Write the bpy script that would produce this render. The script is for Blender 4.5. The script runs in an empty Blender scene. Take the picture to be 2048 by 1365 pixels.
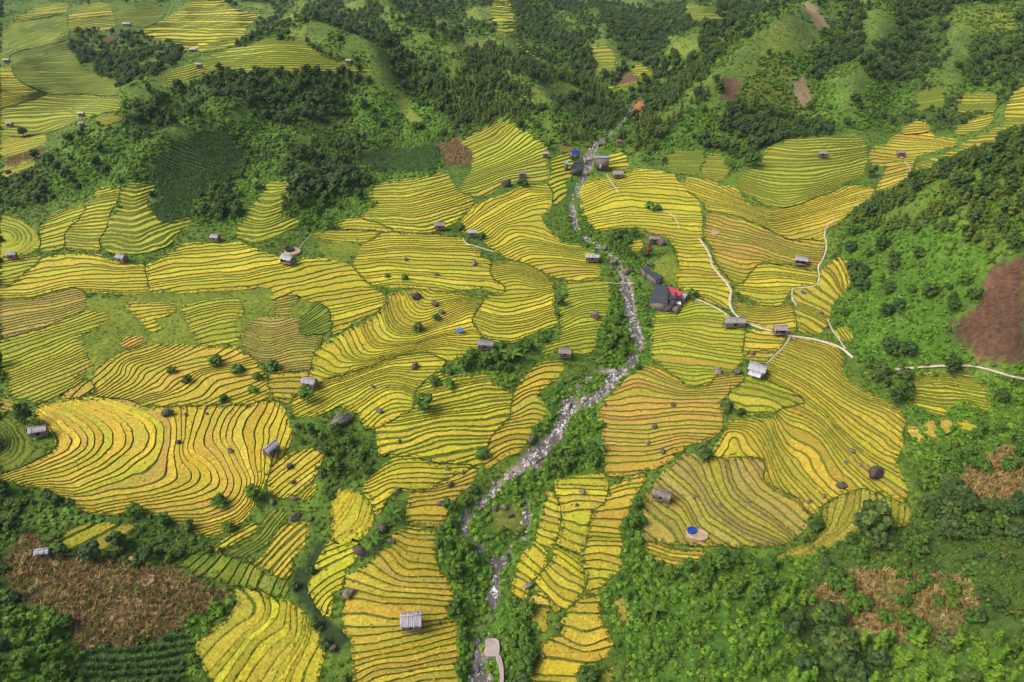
import bpy, math, random
import numpy as np
from mathutils import Vector, Matrix
random.seed(7); RNG = np.random.default_rng(11)
SC = bpy.context.scene
COL = SC.collection
# ---------------------------------------------------------------- camera, sky, sun, exposure
CAM_H = 138.0                       # camera height above the stream at the lower edge
PITCH = math.radians(32.0)
FPX = 1365.3                        # focal length in photo pixels (24 mm on 36 mm)
cam_d = bpy.data.cameras.new('camera'); cam = bpy.data.objects.new('camera', cam_d); COL.objects.link(cam)
cam.location = (0, 0, CAM_H); cam.rotation_euler = (math.pi/2-PITCH, 0, 0)
cam_d.lens = 24.0; cam_d.sensor_width = 36.0; cam_d.clip_start = 1.0; cam_d.clip_end = 6000
SC.camera = cam
SUN_EL, SUN_AZ = math.radians(50), math.radians(-108)      # azimuth from +Y towards +X
w = bpy.data.worlds.new('World'); SC.world = w; w.use_nodes = True
nt = w.node_tree; bg = nt.nodes['Background']
sky = nt.nodes.new('ShaderNodeTexSky'); sky.sky_type = 'NISHITA'; sky.sun_disc = False
sky.sun_elevation = SUN_EL; sky.sun_rotation = SUN_AZ; sky.dust_density = 4.0; sky.air_density = 1.0; sky.ozone_density = 1.0
nt.links.new(sky.outputs[0], bg.inputs['Color']); bg.inputs['Strength'].default_value = 0.15
sun_d = bpy.data.lights.new('sun', 'SUN'); sun_d.energy = 2.3; sun_d.angle = math.radians(38); sun_d.color = (1, .95, .86)
sun = bpy.data.objects.new('sun', sun_d); COL.objects.link(sun); sun.location = (-250, -80, 400)
sd = Vector((math.sin(SUN_AZ)*math.cos(SUN_EL), math.cos(SUN_AZ)*math.cos(SUN_EL), math.sin(SUN_EL)))
sun.rotation_euler = sd.to_track_quat('Z', 'Y').to_euler()
SC.view_settings.view_transform = 'Standard'; SC.view_settings.look = 'None'
SC.view_settings.exposure = 0.68; SC.view_settings.gamma = 1.0; SC.view_settings.use_curve_mapping = False
SC.cycles.max_bounces = 4; SC.cycles.diffuse_bounces = 2; SC.cycles.glossy_bounces = 2; SC.cycles.transmission_bounces = 2; SC.cycles.transparent_max_bounces = 4; SC.cycles.caustics_reflective = False; SC.cycles.caustics_refractive = False; SC.cycles.volume_bounces = 0
SC.cycles.use_denoising = True
# ---------------------------------------------------------------- survey data
# Land survey read off the photograph.  Points are given on one of nine enlarged
# sheets (sheet number first) and turned into ground positions by SH() and ground().
SHEET = [(0,0),(680,0),(1348,0),(0,450),(680,450),(1348,450),(0,895),(680,895),(1348,895)]
SCL = 2.9043
# terrain heights: (px, py, z below the camera) or (px, py, None, slant distance)
CTRL = """
970,1365,-136 990,1170,-133.5 1005,1110,-132.5 1100,890,-128 1210,770,-126 1278,690,-124.5 1255,590,-121.5 1160,470,-117.5 1150,400,-115 1180,340,-112.5 1190,295,-110.5 1245,240,-107.5
1040,1365,-134 900,1365,-134 1100,1200,-131 1180,1300,-132 1180,1060,-129 860,1150,-130 800,1300,-132 700,1360,-132 760,1100,-128 800,950,-125.5 700,1000,-126.5 620,1000,-129 620,1130,-131 600,1250,-132 520,1300,-132.5
650,1060,-128.5 1000,930,-128.5 930,830,-123.5 1050,800,-125 850,730,-120 760,800,-122.5 700,680,-118.5 850,620,-117.5 1000,640,-119 1120,640,-121 1180,600,-121 1060,560,-118.5 900,540,-115.5 780,500,-114.5 1000,500,-116.5 1100,460,-116.5 1040,400,-113.5 950,440,-113.5
640,600,-116 500,700,-118 600,760,-121 400,760,-119.5 250,760,-119.5 100,760,-118.5 30,800,-119.5 0,650,-116 200,620,-116 400,620,-116 560,560,-114.5 300,560,-114.5 100,560,-114.5 0,520,-114 150,500,-113 430,500,-113.5 620,470,-112.5 780,440,-111.5 860,400,-108.5
300,860,-121.5 120,860,-120 450,870,-123 560,840,-123 330,960,-125 160,960,-124 480,980,-127.5 60,950,-123.5 430,1070,-130 250,1020,-127.5 90,1010,-126.5 0,990,-125.5 250,1080,-128 100,1090,-125.5 0,1100,-123.5 200,1180,-127 350,1180,-129 430,1130,-130.5 150,1280,-127 0,1250,-123 0,1365,-120 250,1365,-130 450,1200,-132
20,880,-119.5 60,860,-119.8
1350,700,-122 1300,800,-125 1250,900,-127 1400,900,-124 1450,780,-121.5 1550,720,-117.5 1480,650,-117.5 1400,600,-118.5 1360,540,-117.5 1330,470,-115.5 1250,430,-115.5 1250,370,-112.5 1380,400,-113.5 1470,470,-113.5 1580,560,-114.5 1640,620,-114.5 1560,640,-116.5 1620,470,-111.5 1500,400,-111.5
1650,700,-115.5 1700,800,-118 1600,860,-121 1550,950,-124 1700,930,-121.5 1780,870,-119 1450,1000,-127 1330,1010,-129 1400,1080,-129.5 1600,1050,-126.5 1700,1060,-124 1780,1000,-121
1250,1080,-131.5 1220,1180,-131.5 1250,1300,-132 1420,1200,-130 1400,1365,-130.5 1550,1120,-127.5 1600,1250,-128 1700,1180,-124 1700,1330,-126 1850,1200,-118 1850,1080,-118 2048,1050,-107 2048,1200,-106 2048,1365,-106 1900,1330,-117
1850,960,-117.5 1900,850,-116.5 1850,780,-115.5 2048,830,-113 2000,920,-111 1780,720,-113 1850,660,-105 1950,700,-107 2048,740,-109.5 2048,640,-95 1900,560,-92 1760,560,-103 1700,520,-107 1680,600,-112 2000,500,-79 1850,470,-88 1750,450,-98
"""
CTRL_T = """
260,440,284 262,402,294 550,430,291 560,392,303
1700,440,258 1850,365,236 1950,320,226 2048,280,215
1490,360,318 1600,330,325 1600,395,300 1520,430,283 1700,380,305 1640,280,348 1500,310,345 1400,330,338 1320,320,358 1300,290,372 1750,260,380 1830,330,335 1900,300,345 1960,270,350 2000,200,372 2048,210,360 2048,150,395
1250,300,375 1290,250,388 1350,215,395 1400,170,402 1500,85,430 1600,15,462 1500,180,388 1580,220,385 1600,120,418 1680,190,392 1700,120,430 1800,180,405 1850,100,440 1950,80,440 2048,50,430 2048,0,462 1750,20,480 1900,0,490 1650,0,490
1270,200,450 1290,145,520 1240,160,505 1330,100,590 1350,50,660 1420,0,850 1210,130,540 1300,60,700 1200,50,720 1200,0,900 1350,0,900
1010,250,385 1090,290,365 1180,270,405 1060,200,420 1150,210,440 950,250,392 900,180,432 1000,140,470 1060,110,520 960,60,570 900,0,700 1010,0,760 1120,100,585 1100,30,760 820,250,395 880,300,362 820,320,348 740,340,336 720,400,312
700,430,303 600,430,300 560,380,312 500,400,305 650,330,335 600,260,362 520,300,340 450,330,325 350,330,322 400,250,352 325,288,322 255,290,349 340,225,384 430,210,357 265,350,308 200,350,324 320,390,302 250,430,294 200,400,300 150,450,288 60,460,284
540,88,424 640,95,428 760,138,416 480,110,420 400,145,404 300,180,387 220,230,368 110,300,348 30,350,332 560,160,398 700,190,410 800,180,430 850,140,460
0,430,300 30,390,318 60,340,338 0,340,345 100,270,385 30,250,398 0,200,430 150,200,445 100,150,480 200,140,500 0,100,560 150,90,570 260,100,560 330,80,590 400,80,610 450,40,680 300,30,680 200,40,650 100,40,650 0,30,680 500,10,760 400,0,800 200,0,800 0,0,800
560,50,660 640,60,640 700,90,600 780,100,560 800,50,650 700,20,730 600,0,830 800,0,800
"""
# river courses: px,py,width(m)
RIVER = [
 "1275,205,1.6 1262,222,1.9 1245,245,2.5 1222,266,3.1 1196,284,3.7 1180,305,3.7 1176,330,3.7 1168,352,3.1 1158,372,2.5 1150,395,2.5 1147,420,2.5 1152,445,2.5 1163,466,2.5 1190,488,2.5 1215,505,2.8 1236,520,3.1 1236,540,3.1 1250,562,3.7 1256,590,4.0 1260,620,3.7 1270,648,3.1 1276,672,2.8 1276,695,2.8 1264,722,3.1 1250,738,3.1 1230,752,3.7 1218,770,3.7 1200,784,3.4 1175,803,3.1 1150,812,3.1 1130,822,3.1 1126,840,3.1 1116,858,3.1 1104,876,3.7 1088,892,4.3 1068,905,3.7 1042,929,3.1 1018,949,2.8 992,972,2.8 966,995,2.8 946,1012,2.5 935,1035,2.5 936,1062,2.5 948,1085,2.1 964,1100,1.9 985,1112,1.9 1003,1128,1.9 ",
 "1238,742,1.9 1196,738,1.6 1178,752,1.6 1150,772,1.9 1132,800,2.0 1126,818,2.1",
 "1078,905,1.9 1070,950,1.5 1060,1008,1.5 1052,1040,1.5 1040,1075,1.5 1022,1104,1.6 1006,1126,1.9 1000,1150,2.5 988,1175,2.5 982,1196,2.5 972,1228,2.7 968,1255,2.7 964,1290,3.1 960,1325,3.5 962,1375,3.7 960,1440,3.7",
]
# footpaths: px,py ; width
PATHS = [
 (0.94,"1398,478 1408,492 1420,512 1424,530 1436,548 1452,566 1462,584 1459,606 1464,622 1476,635 1496,648 1520,657 1545,663 1580,673 1612,677 1640,683 1665,690 1688,701 1706,718"),
 (1.00,"1788,741 1830,736 1880,733 1932,733 1975,740 2010,750 2060,762"),
 (0.57,"1668,440 1652,458 1650,474 1653,495 1648,515 1637,536 1638,556 1632,572 1605,577 1586,580 1585,598 1593,613"),
 (0.50,"1362,588 1382,596 1404,604 1430,616 1458,634"),
 (0.50,"1214,350 1220,362 1232,378 1238,388"),
 (0.44,"1318,421 1340,428 1352,440 1360,460"),
 (0.44,"927,478 932,488 946,492 962,497 990,506"),
 (0.37,"1656,640 1664,660 1678,680 1690,700"),
 (0.44,"1579,676 1572,690 1552,710 1530,730"),
 (0.37,"1214,567 1240,568 1275,567"),
 (0.37,"622,472 606,489 596,504"),
 (0.37,"1810,324 1820,340 1812,356"),
]
# land cover painted over the valley (class, sheet polygons in photo pixels)
COVER = """
scrub: -300,1700 2400,1700 2400,-300 -300,-300
grass: 0,430 200,370 480,440 620,470 780,420 1000,250 1100,290 1240,300 1300,330 1480,340 1520,290 1700,260 1900,260 2048,190 2048,280 1830,360 1690,430 1650,600 1700,720 1830,850 1830,1000 1500,1130 1250,1130 1240,1365 900,1365 400,1365 350,1100 0,980
grass: 0,0 380,0 520,20 510,70 400,140 240,190 150,260 60,330 0,350
meadow: 160,600 260,585 480,575 560,575 650,600 660,680 480,690 300,690 170,780 180,700 150,680
meadow: 640,480 720,480 740,500 710,520 640,530
meadow: 880,620 960,630 930,650
scrub: 590,850 640,860 740,890 760,920 720,960 700,1000 640,990 630,920
scrub: 880,740 960,700 1060,690 1110,600 1130,580 1140,600 1110,660 1050,720 1020,770 960,770
lush: 1120,480 1150,400 1130,370 1165,350 1180,400 1190,470 1240,500 1290,520 1280,560 1300,620 1310,680 1290,740 1220,820 1200,870 1210,940 1100,960 1090,1010 1060,1060 1030,1150 1000,1200 1050,1210 1080,1260 1050,1365 900,1365 905,1260 900,1200 875,1130 870,1060 940,1000 1030,950 1080,900 1060,870 1090,790 1150,760 1200,730 1190,680 1210,600 1215,540 1160,500
lush: 1240,1170 1220,1250 1260,1365 1700,1365 1540,1230 1640,1100 1500,1130 1380,1120 1290,1100 1280,1000 1240,1050
lush: 1290,1365 1230,1290 1210,1180 1260,1140 1400,1140 1600,1130 1640,1200 1560,1230 1640,1365
hill: 1690,450 1660,620 1700,700 1720,720 1790,740 1900,730 1960,720 1890,650 1980,560 1980,500 1850,440
hill: 1840,760 2048,760 2048,900 1900,870 1820,830
lush: 1830,900 1900,870 1960,890 2048,880 2048,960 1850,980
hill: 1500,90 1600,20 1650,60 1640,140 1600,170 1600,200 1500,180 1520,110
hill: 1400,210 1460,190 1430,240 1360,290 1310,300 1340,260
pale: 1480,120 1600,170 1640,190 1600,230 1520,220 1460,180
hill: 1640,180 1710,150 1800,160 1840,200 1780,240 1740,260 1680,260 1650,220
hill: 1060,150 1130,150 1170,190 1120,230 1050,230
hill: 780,170 860,190 880,240 850,290 790,290
hill: 700,170 780,170 790,290 720,320 680,250
crop: 330,265 450,260 480,330 430,380 340,400 300,360
crop: 310,400 390,390 390,440 320,450 290,420
crop: 720,300 870,290 880,330 800,350 730,340
crop: 190,190 60,100 30,150 150,120
hill: 220,380 330,280 300,360 250,400 280,440 230,470 200,450 230,420
hill: 440,218 560,232 585,292 480,288
hill: 720,190 860,200 900,262 860,292 720,305
hill: 95,300 240,250 330,280 225,392 100,402
hill: 560,340 640,350 720,350 730,440 640,470 560,450 590,400
hill: 380,450 400,410 480,385 520,420 470,450
turf: 750,40 775,38 800,70 845,108 818,108 785,70
turf: 925,25 985,0 1020,0 1030,65 1000,72 985,40 940,42
turf: 880,95 930,75 985,70 1000,85 960,104 900,112
turf: 1030,70 1080,90 1092,108 1050,92
pale: 1100,18 1140,22 1182,78 1150,72 1110,52
turf: 1332,72 1400,70 1400,112 1345,112
turf: 1190,152 1242,142 1242,118 1225,92 1200,100
turf: 680,0 722,0 722,16 680,18
turf: 440,0 520,0 562,30 520,42 480,20
turf: 555,40 600,0 625,0 585,42
pale: 638,60 702,100 690,107 638,78
turf: 1508,106 1540,52 1590,20 1642,62 1634,76 1598,106 1566,110
tan: 1600,5 1625,5 1660,58 1640,60
tan: 1572,172 1600,150 1626,206 1596,214
hill: 1342,292 1375,200 1430,193 1432,232 1382,292
pale: 1475,115 1575,113 1582,180 1540,222 1500,182 1480,150
pale: 1900,20 2020,15 2030,62 1910,72
turf: 560,62 610,50 640,80 600,90
turf: 300,168 332,160 420,140 330,185 250,235 140,298 105,308 130,272 230,208
turf: 780,175 800,180 850,250 830,255 790,215
turf: 860,40 885,35 890,60 868,62
turf: 1060,168 1125,162 1165,186 1120,205 1058,222
soil: 870,290 915,275 948,300 940,325 890,332
soil: 1985,530 2048,510 2048,730 1950,720 1890,650 1960,610
soil: 1880,740 1940,735 1980,745 1930,752 
soil: 1440,150 1475,150 1475,200 1440,200
soil: 208,75 235,72 235,90 210,88
soil: 10,320 90,295 80,315 15,340
redsoil: 1258,215 1275,203 1292,205 1285,232 1262,240
redsoil: 1118,292 1150,298 1145,304 1120,302
soil: 1230,165 1260,145 1290,150 1270,170 1235,172
hill: 300,160 330,165 250,225 140,290 105,305 130,270 230,205
hill: 425,205 445,208 350,285 290,350 240,400 225,385 270,335 330,275
hill: 400,150 520,95 480,120 420,155
pale: 600,250 700,240 720,265 640,280
hill: 560,300 640,345 720,345 730,430 640,430 560,380 520,420 480,440 400,450 390,400 470,360
meadow: 1298,522 1345,508 1362,530 1355,560 1330,566 1308,546
meadow: 1204,337 1232,335 1226,351 1208,351
pale: 985,1012 1040,1010 1046,1040 1035,1065 990,1060 970,1040
drycorn: 30,1080 80,1070 80,1110 130,1120 240,1125 270,1150 300,1130 380,1150 450,1180 440,1220 340,1260 260,1290 180,1300 110,1215 50,1200 20,1120
drycorn: 1620,1180 1680,1145 1780,1140 1930,1155 1950,1200 1900,1300 1700,1250 1640,1220
drycorn: 1900,960 2000,900 2048,900 2048,1000 1940,1010
lush: 0,1210 110,1215 140,1280 150,1365 0,1365
crop: 170,1310 260,1290 375,1265 380,1365 175,1365
dark: 600,1110 640,1080 650,1160 660,1240 690,1290 660,1310 620,1230 580,1180
lush: 360,1230 450,1200 470,1160 480,1190 420,1250 390,1290 400,1365 370,1365
scrub: 80,980 350,1030 460,1080 440,1130 360,1110 230,1130 110,1100 0,1050 0,980
soil: 560,500 600,498 605,512 570,516
"""
# woods: polygons in photo pixels: kind|polygon
WOODS = """
a|140,65 200,62 270,55 330,75 368,112 300,160 240,195 180,145 145,112
a|250,195 330,168 430,152 560,138 760,140 850,130 930,150 950,205 930,262 870,215 790,180 700,180 690,230 600,225 540,215 440,212 330,262 250,250
a|560,230 700,225 720,270 720,320 640,335 560,292 480,290 500,250
a|480,285 720,268 722,322 640,342 480,332
b|860,140 1000,80 1050,135 1150,150 1232,205 1240,245 1180,288 1100,282 1020,232 950,250
a|560,30 700,0 860,0 900,50 880,112 800,132 700,100 640,62
a|1000,0 1400,0 1560,0 1480,72 1400,130 1330,190 1280,192 1230,172 1180,142 1130,102 1050,42
b|1250,292 1300,190 1400,120 1500,60 1520,102 1482,160 1400,202 1330,272 1300,312
a|1600,132 1690,60 1690,0 2060,0 2060,165 1990,182 1900,158 1830,172 1700,150 1640,182 1612,172
a|1360,292 1440,232 1540,192 1600,232 1680,252 1640,272 1530,302 1440,302
b|1690,452 1760,402 1850,352 1950,302 2070,262 2070,500 1960,520 1850,440 1780,482 1720,452
a|1690,452 1720,462 1760,520 1700,600 1680,580 1720,520
a|0,220 60,230 92,262 40,275 0,270
a|1850,960 2070,1000 2070,1120 1900,1085 1850,1010
a|1460,300 1520,290 1520,340 1480,345
a|550,330 720,330 720,420 640,420 580,410
a|380,440 400,420 480,395 490,430 440,450
a|1700,700 1790,750 1820,800 1790,800 1760,770 1690,720
a|1890,560 1950,590 1940,620 1890,620
"""
GROVES = """
p|1500,1290 1560,1230 1640,1225 1720,1262 1900,1300 2060,1240 2060,1400 1480,1400
p|1500,1190 1600,1160 1640,1230 1540,1250
s|1300,1140 1420,1135 1440,1165 1330,1170
s|1900,860 2060,860 2060,960 1880,940
s|1640,1150 1950,1160 1940,1290 1700,1250
s|1380,1120 1530,1100 1560,1150 1500,1240 1420,1230
s|1760,1090 1870,1080 1900,1140 1800,1150
b|1560,1260 1700,1240 1720,1365 1570,1365
s|880,1030 940,1000 960,1090 930,1190 900,1190
s|900,1240 950,1200 930,1365 905,1365
s|1000,1190 1060,1220 1080,1290 1040,1365 1010,1300
s|1060,900 1200,850 1210,930 1100,950
s|1190,760 1300,640 1300,720 1230,810
s|1190,680 1250,620 1270,660 1240,730
s|1200,470 1270,460 1290,520 1240,520
s|590,860 650,870 740,900 740,950 660,980 610,910
s|930,720 1060,680 1120,600 1110,660 1040,740 960,770
s|0,1240 130,1240 140,1365 0,1365
s|1270,1000 1240,1080 1280,1110 1290,1060
"""

# crests (+) and gullies (-) of the hillsides: course in photo pixels, height, half width (m)
RIDGES = [("445,228 340,298 272,354 238,402",7,13),("1000,70 1012,130 1042,180 1090,236 1128,276",13,22),("868,66 900,136 948,205 980,246",8,18),("1585,48 1500,118 1420,190 1340,258 1275,304",10,20),("756,24 800,84 846,134",15,24),("1180,46 1212,116 1238,172",15,24),("1400,22 1382,84 1342,140",13,22),("1762,24 1742,104 1704,174 1690,232",10,18),("1930,44 1900,116 1872,172",10,18),("602,52 644,84 720,114",12,22),
 ("1660,24 1652,124 1632,222",-8,14),("1842,44 1812,124 1790,194",-8,14),("700,150 680,250 650,334",-7,13),("820,155 800,235 764,322",-7,13),("560,180 500,260 470,350",-6,12),("938,150 985,205 1010,236",-6,11),("350,215 270,280 205,345",-6,12),("1790,470 1760,540 1735,610",-4,9),("1900,430 1860,520 1820,640",3.5,10),("1990,400 1960,470 1900,560",-4,9)]
# terraced fields: (sheet, colour, bank share, outline, guide lines "level: points") ; the guides are terrace banks seen in the photo
FIELDS = []
def FD(sheet, col, bank, label, outline, *guides):
    FIELDS.append((sheet, col, bank, label, outline, guides))
FD(3,'G',.24,"large golden terraced field whose banks bend in S-shaped curves above the dry corn","230,1060 330,1030 540,1010 740,1020 850,1070 1100,1065 1400,1060 1580,1035 1640,1060 1680,1170 1690,1250 1640,1330 1560,1400 1540,1500 1460,1640 1400,1740 1250,1810 1160,1800 1080,1750 950,1690 830,1660 620,1680 500,1660 380,1590 160,1510 60,1490 0,1470 130,1400 250,1350 330,1300 325,1230 260,1150 210,1110",
 "0:230,1060 340,1110 440,1180 490,1250 470,1310 400,1362 250,1422 60,1482","2:300,1045 420,1070 560,1150 620,1240 600,1300 560,1352 420,1422 290,1472 130,1490","5:460,1030 680,1100 780,1170 800,1230 780,1290 700,1382 520,1462 380,1522 210,1517","7:620,1020 800,1090 920,1160 930,1250 900,1342 820,1432 650,1492 420,1562 290,1542","9:880,1060 1010,1120 1020,1220 1000,1342 1015,1450 1000,1492 850,1552 500,1602 400,1582","11:1060,1060 1060,1200 1060,1362 1150,1422 1180,1492 1090,1542 850,1592 530,1652","13.5:1200,1060 1160,1180 1120,1300 1250,1392 1310,1482 1270,1562 1100,1612 830,1642 620,1677","16:1330,1050 1250,1200 1290,1330 1390,1492 1330,1592 1180,1682 950,1692","18.5:1480,1050 1400,1200 1440,1330 1480,1492 1450,1622 1300,1732 1090,1762","21:1600,1040 1560,1200 1530,1352 1520,1492 1400,1712 1150,1802")
FD(3,'L',.3,"small rounded yellow-green terraces at the left edge above the lone hut","0,-57 140,-17 228,60 235,112 160,165 0,185","0:0,-50 130,-10 225,70 150,160 0,180","4:0,20 90,40 120,80 60,120 0,130")
FD(0,'Y',.34,"narrow golden ladder of terraces running up beside the green rounded mound","545,1110 700,1085 690,1160 640,1200 620,1290 640,1310 600,1365 575,1455 385,1445 370,1365 470,1270 560,1150","0:560,1130 690,1105","7:490,1290 630,1260","15:380,1430 580,1440")
FD(0,'L',.3,"dull yellow-green terraces left of the golden ladder of terraces","300,1250 490,1190 460,1265 380,1355 370,1440 240,1460 240,1345","0:300,1260 490,1200","5:240,1365 420,1320","9:250,1440 380,1410")
FD(0,'L',.46,"green rounded mound ringed by bow-shaped terraces with thick grassy banks","720,1080 760,1050 800,1070 905,1070 880,1130 830,1190 900,1260 930,1310 1050,1290 1115,1270 1110,1300 1050,1340 980,1365 1000,1400 960,1430 800,1475 640,1465 560,1400 600,1340 640,1290 690,1230 720,1190 690,1165","0:730,1090 790,1110 890,1085","3:720,1150 790,1170 860,1140","5.5:700,1220 780,1250 850,1210","9:640,1310 760,1340 900,1290","12:600,1390 780,1420 960,1350 1110,1290","13.6:640,1455 800,1470 960,1420")
FD(0,'L',.42,"small triangular stack of bow-shaped terraces below the tall hillside tree","1550,1060 1670,1055 1675,1110 1640,1180 1620,1260 1640,1280 1740,1255 1740,1290 1640,1340 1560,1400 1480,1410 1385,1390 1390,1310 1440,1240 1510,1160","0:1550,1070 1670,1070","4:1510,1160 1590,1175 1650,1150","7:1450,1240 1540,1265 1620,1230","11:1390,1320 1500,1350 1640,1300 1740,1265","13:1400,1390 1500,1410 1600,1370")
FD(3,'L',.3,"yellow-green terraces at the left edge below the small rounded terraces","0,205 160,192 245,185 45,355 0,368","0:0,220 160,200","3:0,290 120,270","5:0,350 50,350")
FD(3,'Y',.26,"broad golden terraces below the green rounded mound and its hut","95,345 260,195 380,175 560,185 690,230 835,240 850,320 858,388 720,398 500,378 400,365 200,420 0,436 0,382","0:260,200 380,185 560,200 690,235","4:100,345 350,310 600,290 840,290","6:0,400 150,410 400,340 600,350 860,330","8.5:0,440 200,430 450,370 860,385")
FD(3,'B',.26,"dull brown striped terraces at the left edge under the broad golden terraces","0,442 200,428 400,372 490,382 492,460 470,518 250,608 0,662","0:0,440 200,430 450,370","4:0,520 300,480 480,440","9:0,640 250,590 470,510")
FD(3,'Y',.26,"long sweep of yellow terraces below the hut with the dark pit","855,242 1010,155 1060,115 1240,108 1370,103 1500,155 1635,195 1650,245 1740,205 1860,198 2000,232 2052,238 2125,340 2235,430 2215,485 1975,605 1940,636 1930,520 1880,460 1750,420 1575,428 1600,372 1530,352 1300,380 1160,388 872,388 856,310","0:1010,150 1240,110 1370,105","3:850,240 1000,200 1350,180 1480,155","7:870,330 1100,300 1400,280 1630,240","10:880,390 1160,350 1450,330 1700,290 1850,260","13:1580,430 1800,370 2000,310 2100,300","16.5:1890,460 2050,430 2200,400","21:1930,560 2100,520 2230,470","22.5:1940,630 2150,560")
FD(3,'Y',.3,"small yellow terraces in the green meadow, the ones further left","740,462 1020,460 1020,500 870,560 940,600 880,620 830,560 770,500","0:750,480 1020,462","3:800,540 1000,505","6:860,610 940,590")
FD(3,'L',.3,"fan of yellow-green terraces in the meadow beside the small yellow terraces","1050,480 1250,440 1370,435 1410,480 1400,520 1330,560 1390,620 1380,690 1180,698 1130,640 1090,560","0:1060,510 1250,460 1400,450","5:1100,590 1250,550 1350,530","9:1150,680 1390,640")
FD(3,'B',.3,"brown harvested terraces dipping in the middle at the meadow's right end","1450,570 1530,550 1715,547 1735,600 1720,648 1865,647 1855,700 1805,760 1795,845 1640,845 1500,778 1425,740 1405,680 1420,610","0:1450,575 1600,600 1720,560","6:1410,660 1550,700 1720,650 1870,660","10:1430,740 1560,770 1700,720 1840,710","15:1620,830 1800,800")
FD(3,'V',.3,"small olive terraces with slanting banks beside the brown harvested terraces","1742,565 1830,465 1915,485 1922,600 1868,638 1750,638","0:1745,580 1900,470","5:1760,640 1930,560")
FD(3,'B',.3,"two-step brown paddies above the olive slanting terraces","1600,425 1740,402 1745,428 1640,458 1690,472 1690,520 1590,522","0:1600,440 1740,410","4:1590,515 1690,510")
FD(3,'L',.28,"yellow-green field at the left edge with long slanting terraces","0,682 200,612 470,515 600,512 640,548 480,630 430,660 500,720 490,780 540,822 420,890 500,898 340,998 250,1032 70,988 60,900 30,832 0,822","0:0,690 300,600 580,515","2:0,740 250,660 440,600 640,545","6:30,830 250,740 430,670","9:60,890 300,800 480,720","12:80,950 300,870 500,780","15:200,1000 400,900 540,830","18:280,1030 420,960 500,900")
FD(3,'O',.2,"small brown triangular field at the foot of the slanting terraces","345,1003 508,902 555,950 488,998","0:345,1003 450,910","2:488,998 555,950")
FD(3,'G',.24,"large golden field with brown top and looping banks between two green footways","545,882 560,842 720,742 880,703 1000,707 1390,718 1400,748 1495,803 1485,835 1535,872 1555,960 1565,1005 1400,1045 1100,1050 840,1055 740,1008 545,998 572,950 525,892","0:560,880 700,770 880,705","3:600,960 720,880 720,820 1000,710","6:640,1000 800,940 830,860 1150,715","9:740,1010 960,930 960,860 1250,790 1390,720","12:820,1050 1090,960 1180,860 1480,810","15:1000,1055 1200,1000 1250,900 1520,860","18:1200,1055 1400,1000 1550,900","20:1400,1050 1560,980")
FD(3,'G',.2,"small plain golden field left of the hut on the bushy rock","1572,862 1795,862 1775,920 1715,980 1675,1028 1592,1008 1572,930","0:1580,890 1790,880","2.5:1590,1000 1700,990")
FD(3,'V',.42,"green ringed terraces at the left edge around the hut beside the dark tree","0,1130 80,1130 140,1200 185,1285 300,1310 315,1330 200,1380 100,1425 0,1440","0:0,1140 90,1200 110,1290 60,1365 0,1390","2.5:0,1190 50,1230 50,1290 0,1340","-2:120,1180 230,1300 100,1420")
FD(3,'G',.24,"thin golden strip at the left edge above the dark tree","0,1002 88,1022 98,1058 88,1088 0,1078","0:0,1010 90,1030","2.4:0,1075 90,1085")
FD(3,'O',.24,"tiny orange field on the meadow's lower edge","688,710 750,655 830,658 850,680 800,712 740,718","0:690,705 780,655","3:760,718 850,680")
# centre
FD(4,'Y',.26,"wide yellow terraces with boulders right below the shed with the white path","78,232 112,190 132,120 240,55 450,58 700,82 738,128 815,152 790,182 878,230 868,290 955,370 965,398 800,360 640,378 450,368 300,358 185,346 108,290","0:140,110 300,85 500,110 700,110","5:110,190 350,170 600,190 800,200","8:90,250 300,240 600,265 870,270","12:180,340 350,310 500,330 700,350 930,370")
FD(1,'Y',.36,"striped terraces with green upper and orange lower steps below the dry brown plot","170,1140 190,1080 620,1010 650,1080 700,1130 780,1170 750,1200 660,1290 560,1345 330,1342 230,1298 140,1278 110,1250 230,1200","0:190,1090 400,1070 620,1015","4:170,1140 400,1140 660,1070","8:240,1210 450,1190 700,1120","12:140,1265 400,1270 600,1220 770,1170","16:330,1340 520,1340 650,1280")
FD(1,'Y',.3,"thin yellow terraces above the footpath left of the two roadside huts","0,1282 110,1268 228,1302 320,1347 250,1347 110,1332 0,1342","0:0,1285 110,1272","2.6:0,1340 110,1325 250,1345")
FD(4,'Y',.3,"thin yellow terraces below the footpath beside the bright green meadow","-180,40 0,32 180,38 225,52 130,108 80,88 0,98 -150,70","0:-150,45 180,40","3.4:-120,75 0,95 120,100")
FD(1,'L',.32,"steep hillside terraces rising right of the dry brown plot to the wood","690,822 938,703 990,712 1100,792 1198,852 1188,930 1188,960 1218,1020 1170,1058 1000,1058 930,1078 820,1148 740,1118 692,1108 760,1030 780,960 770,870","0:700,820 830,770 950,705","6:780,930 950,850 1050,760","9:770,990 950,920 1130,810","13:750,1050 900,990 1100,920 1200,880","17:700,1110 850,1060 1000,1010 1200,1000","19:800,1140 930,1070")
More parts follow.
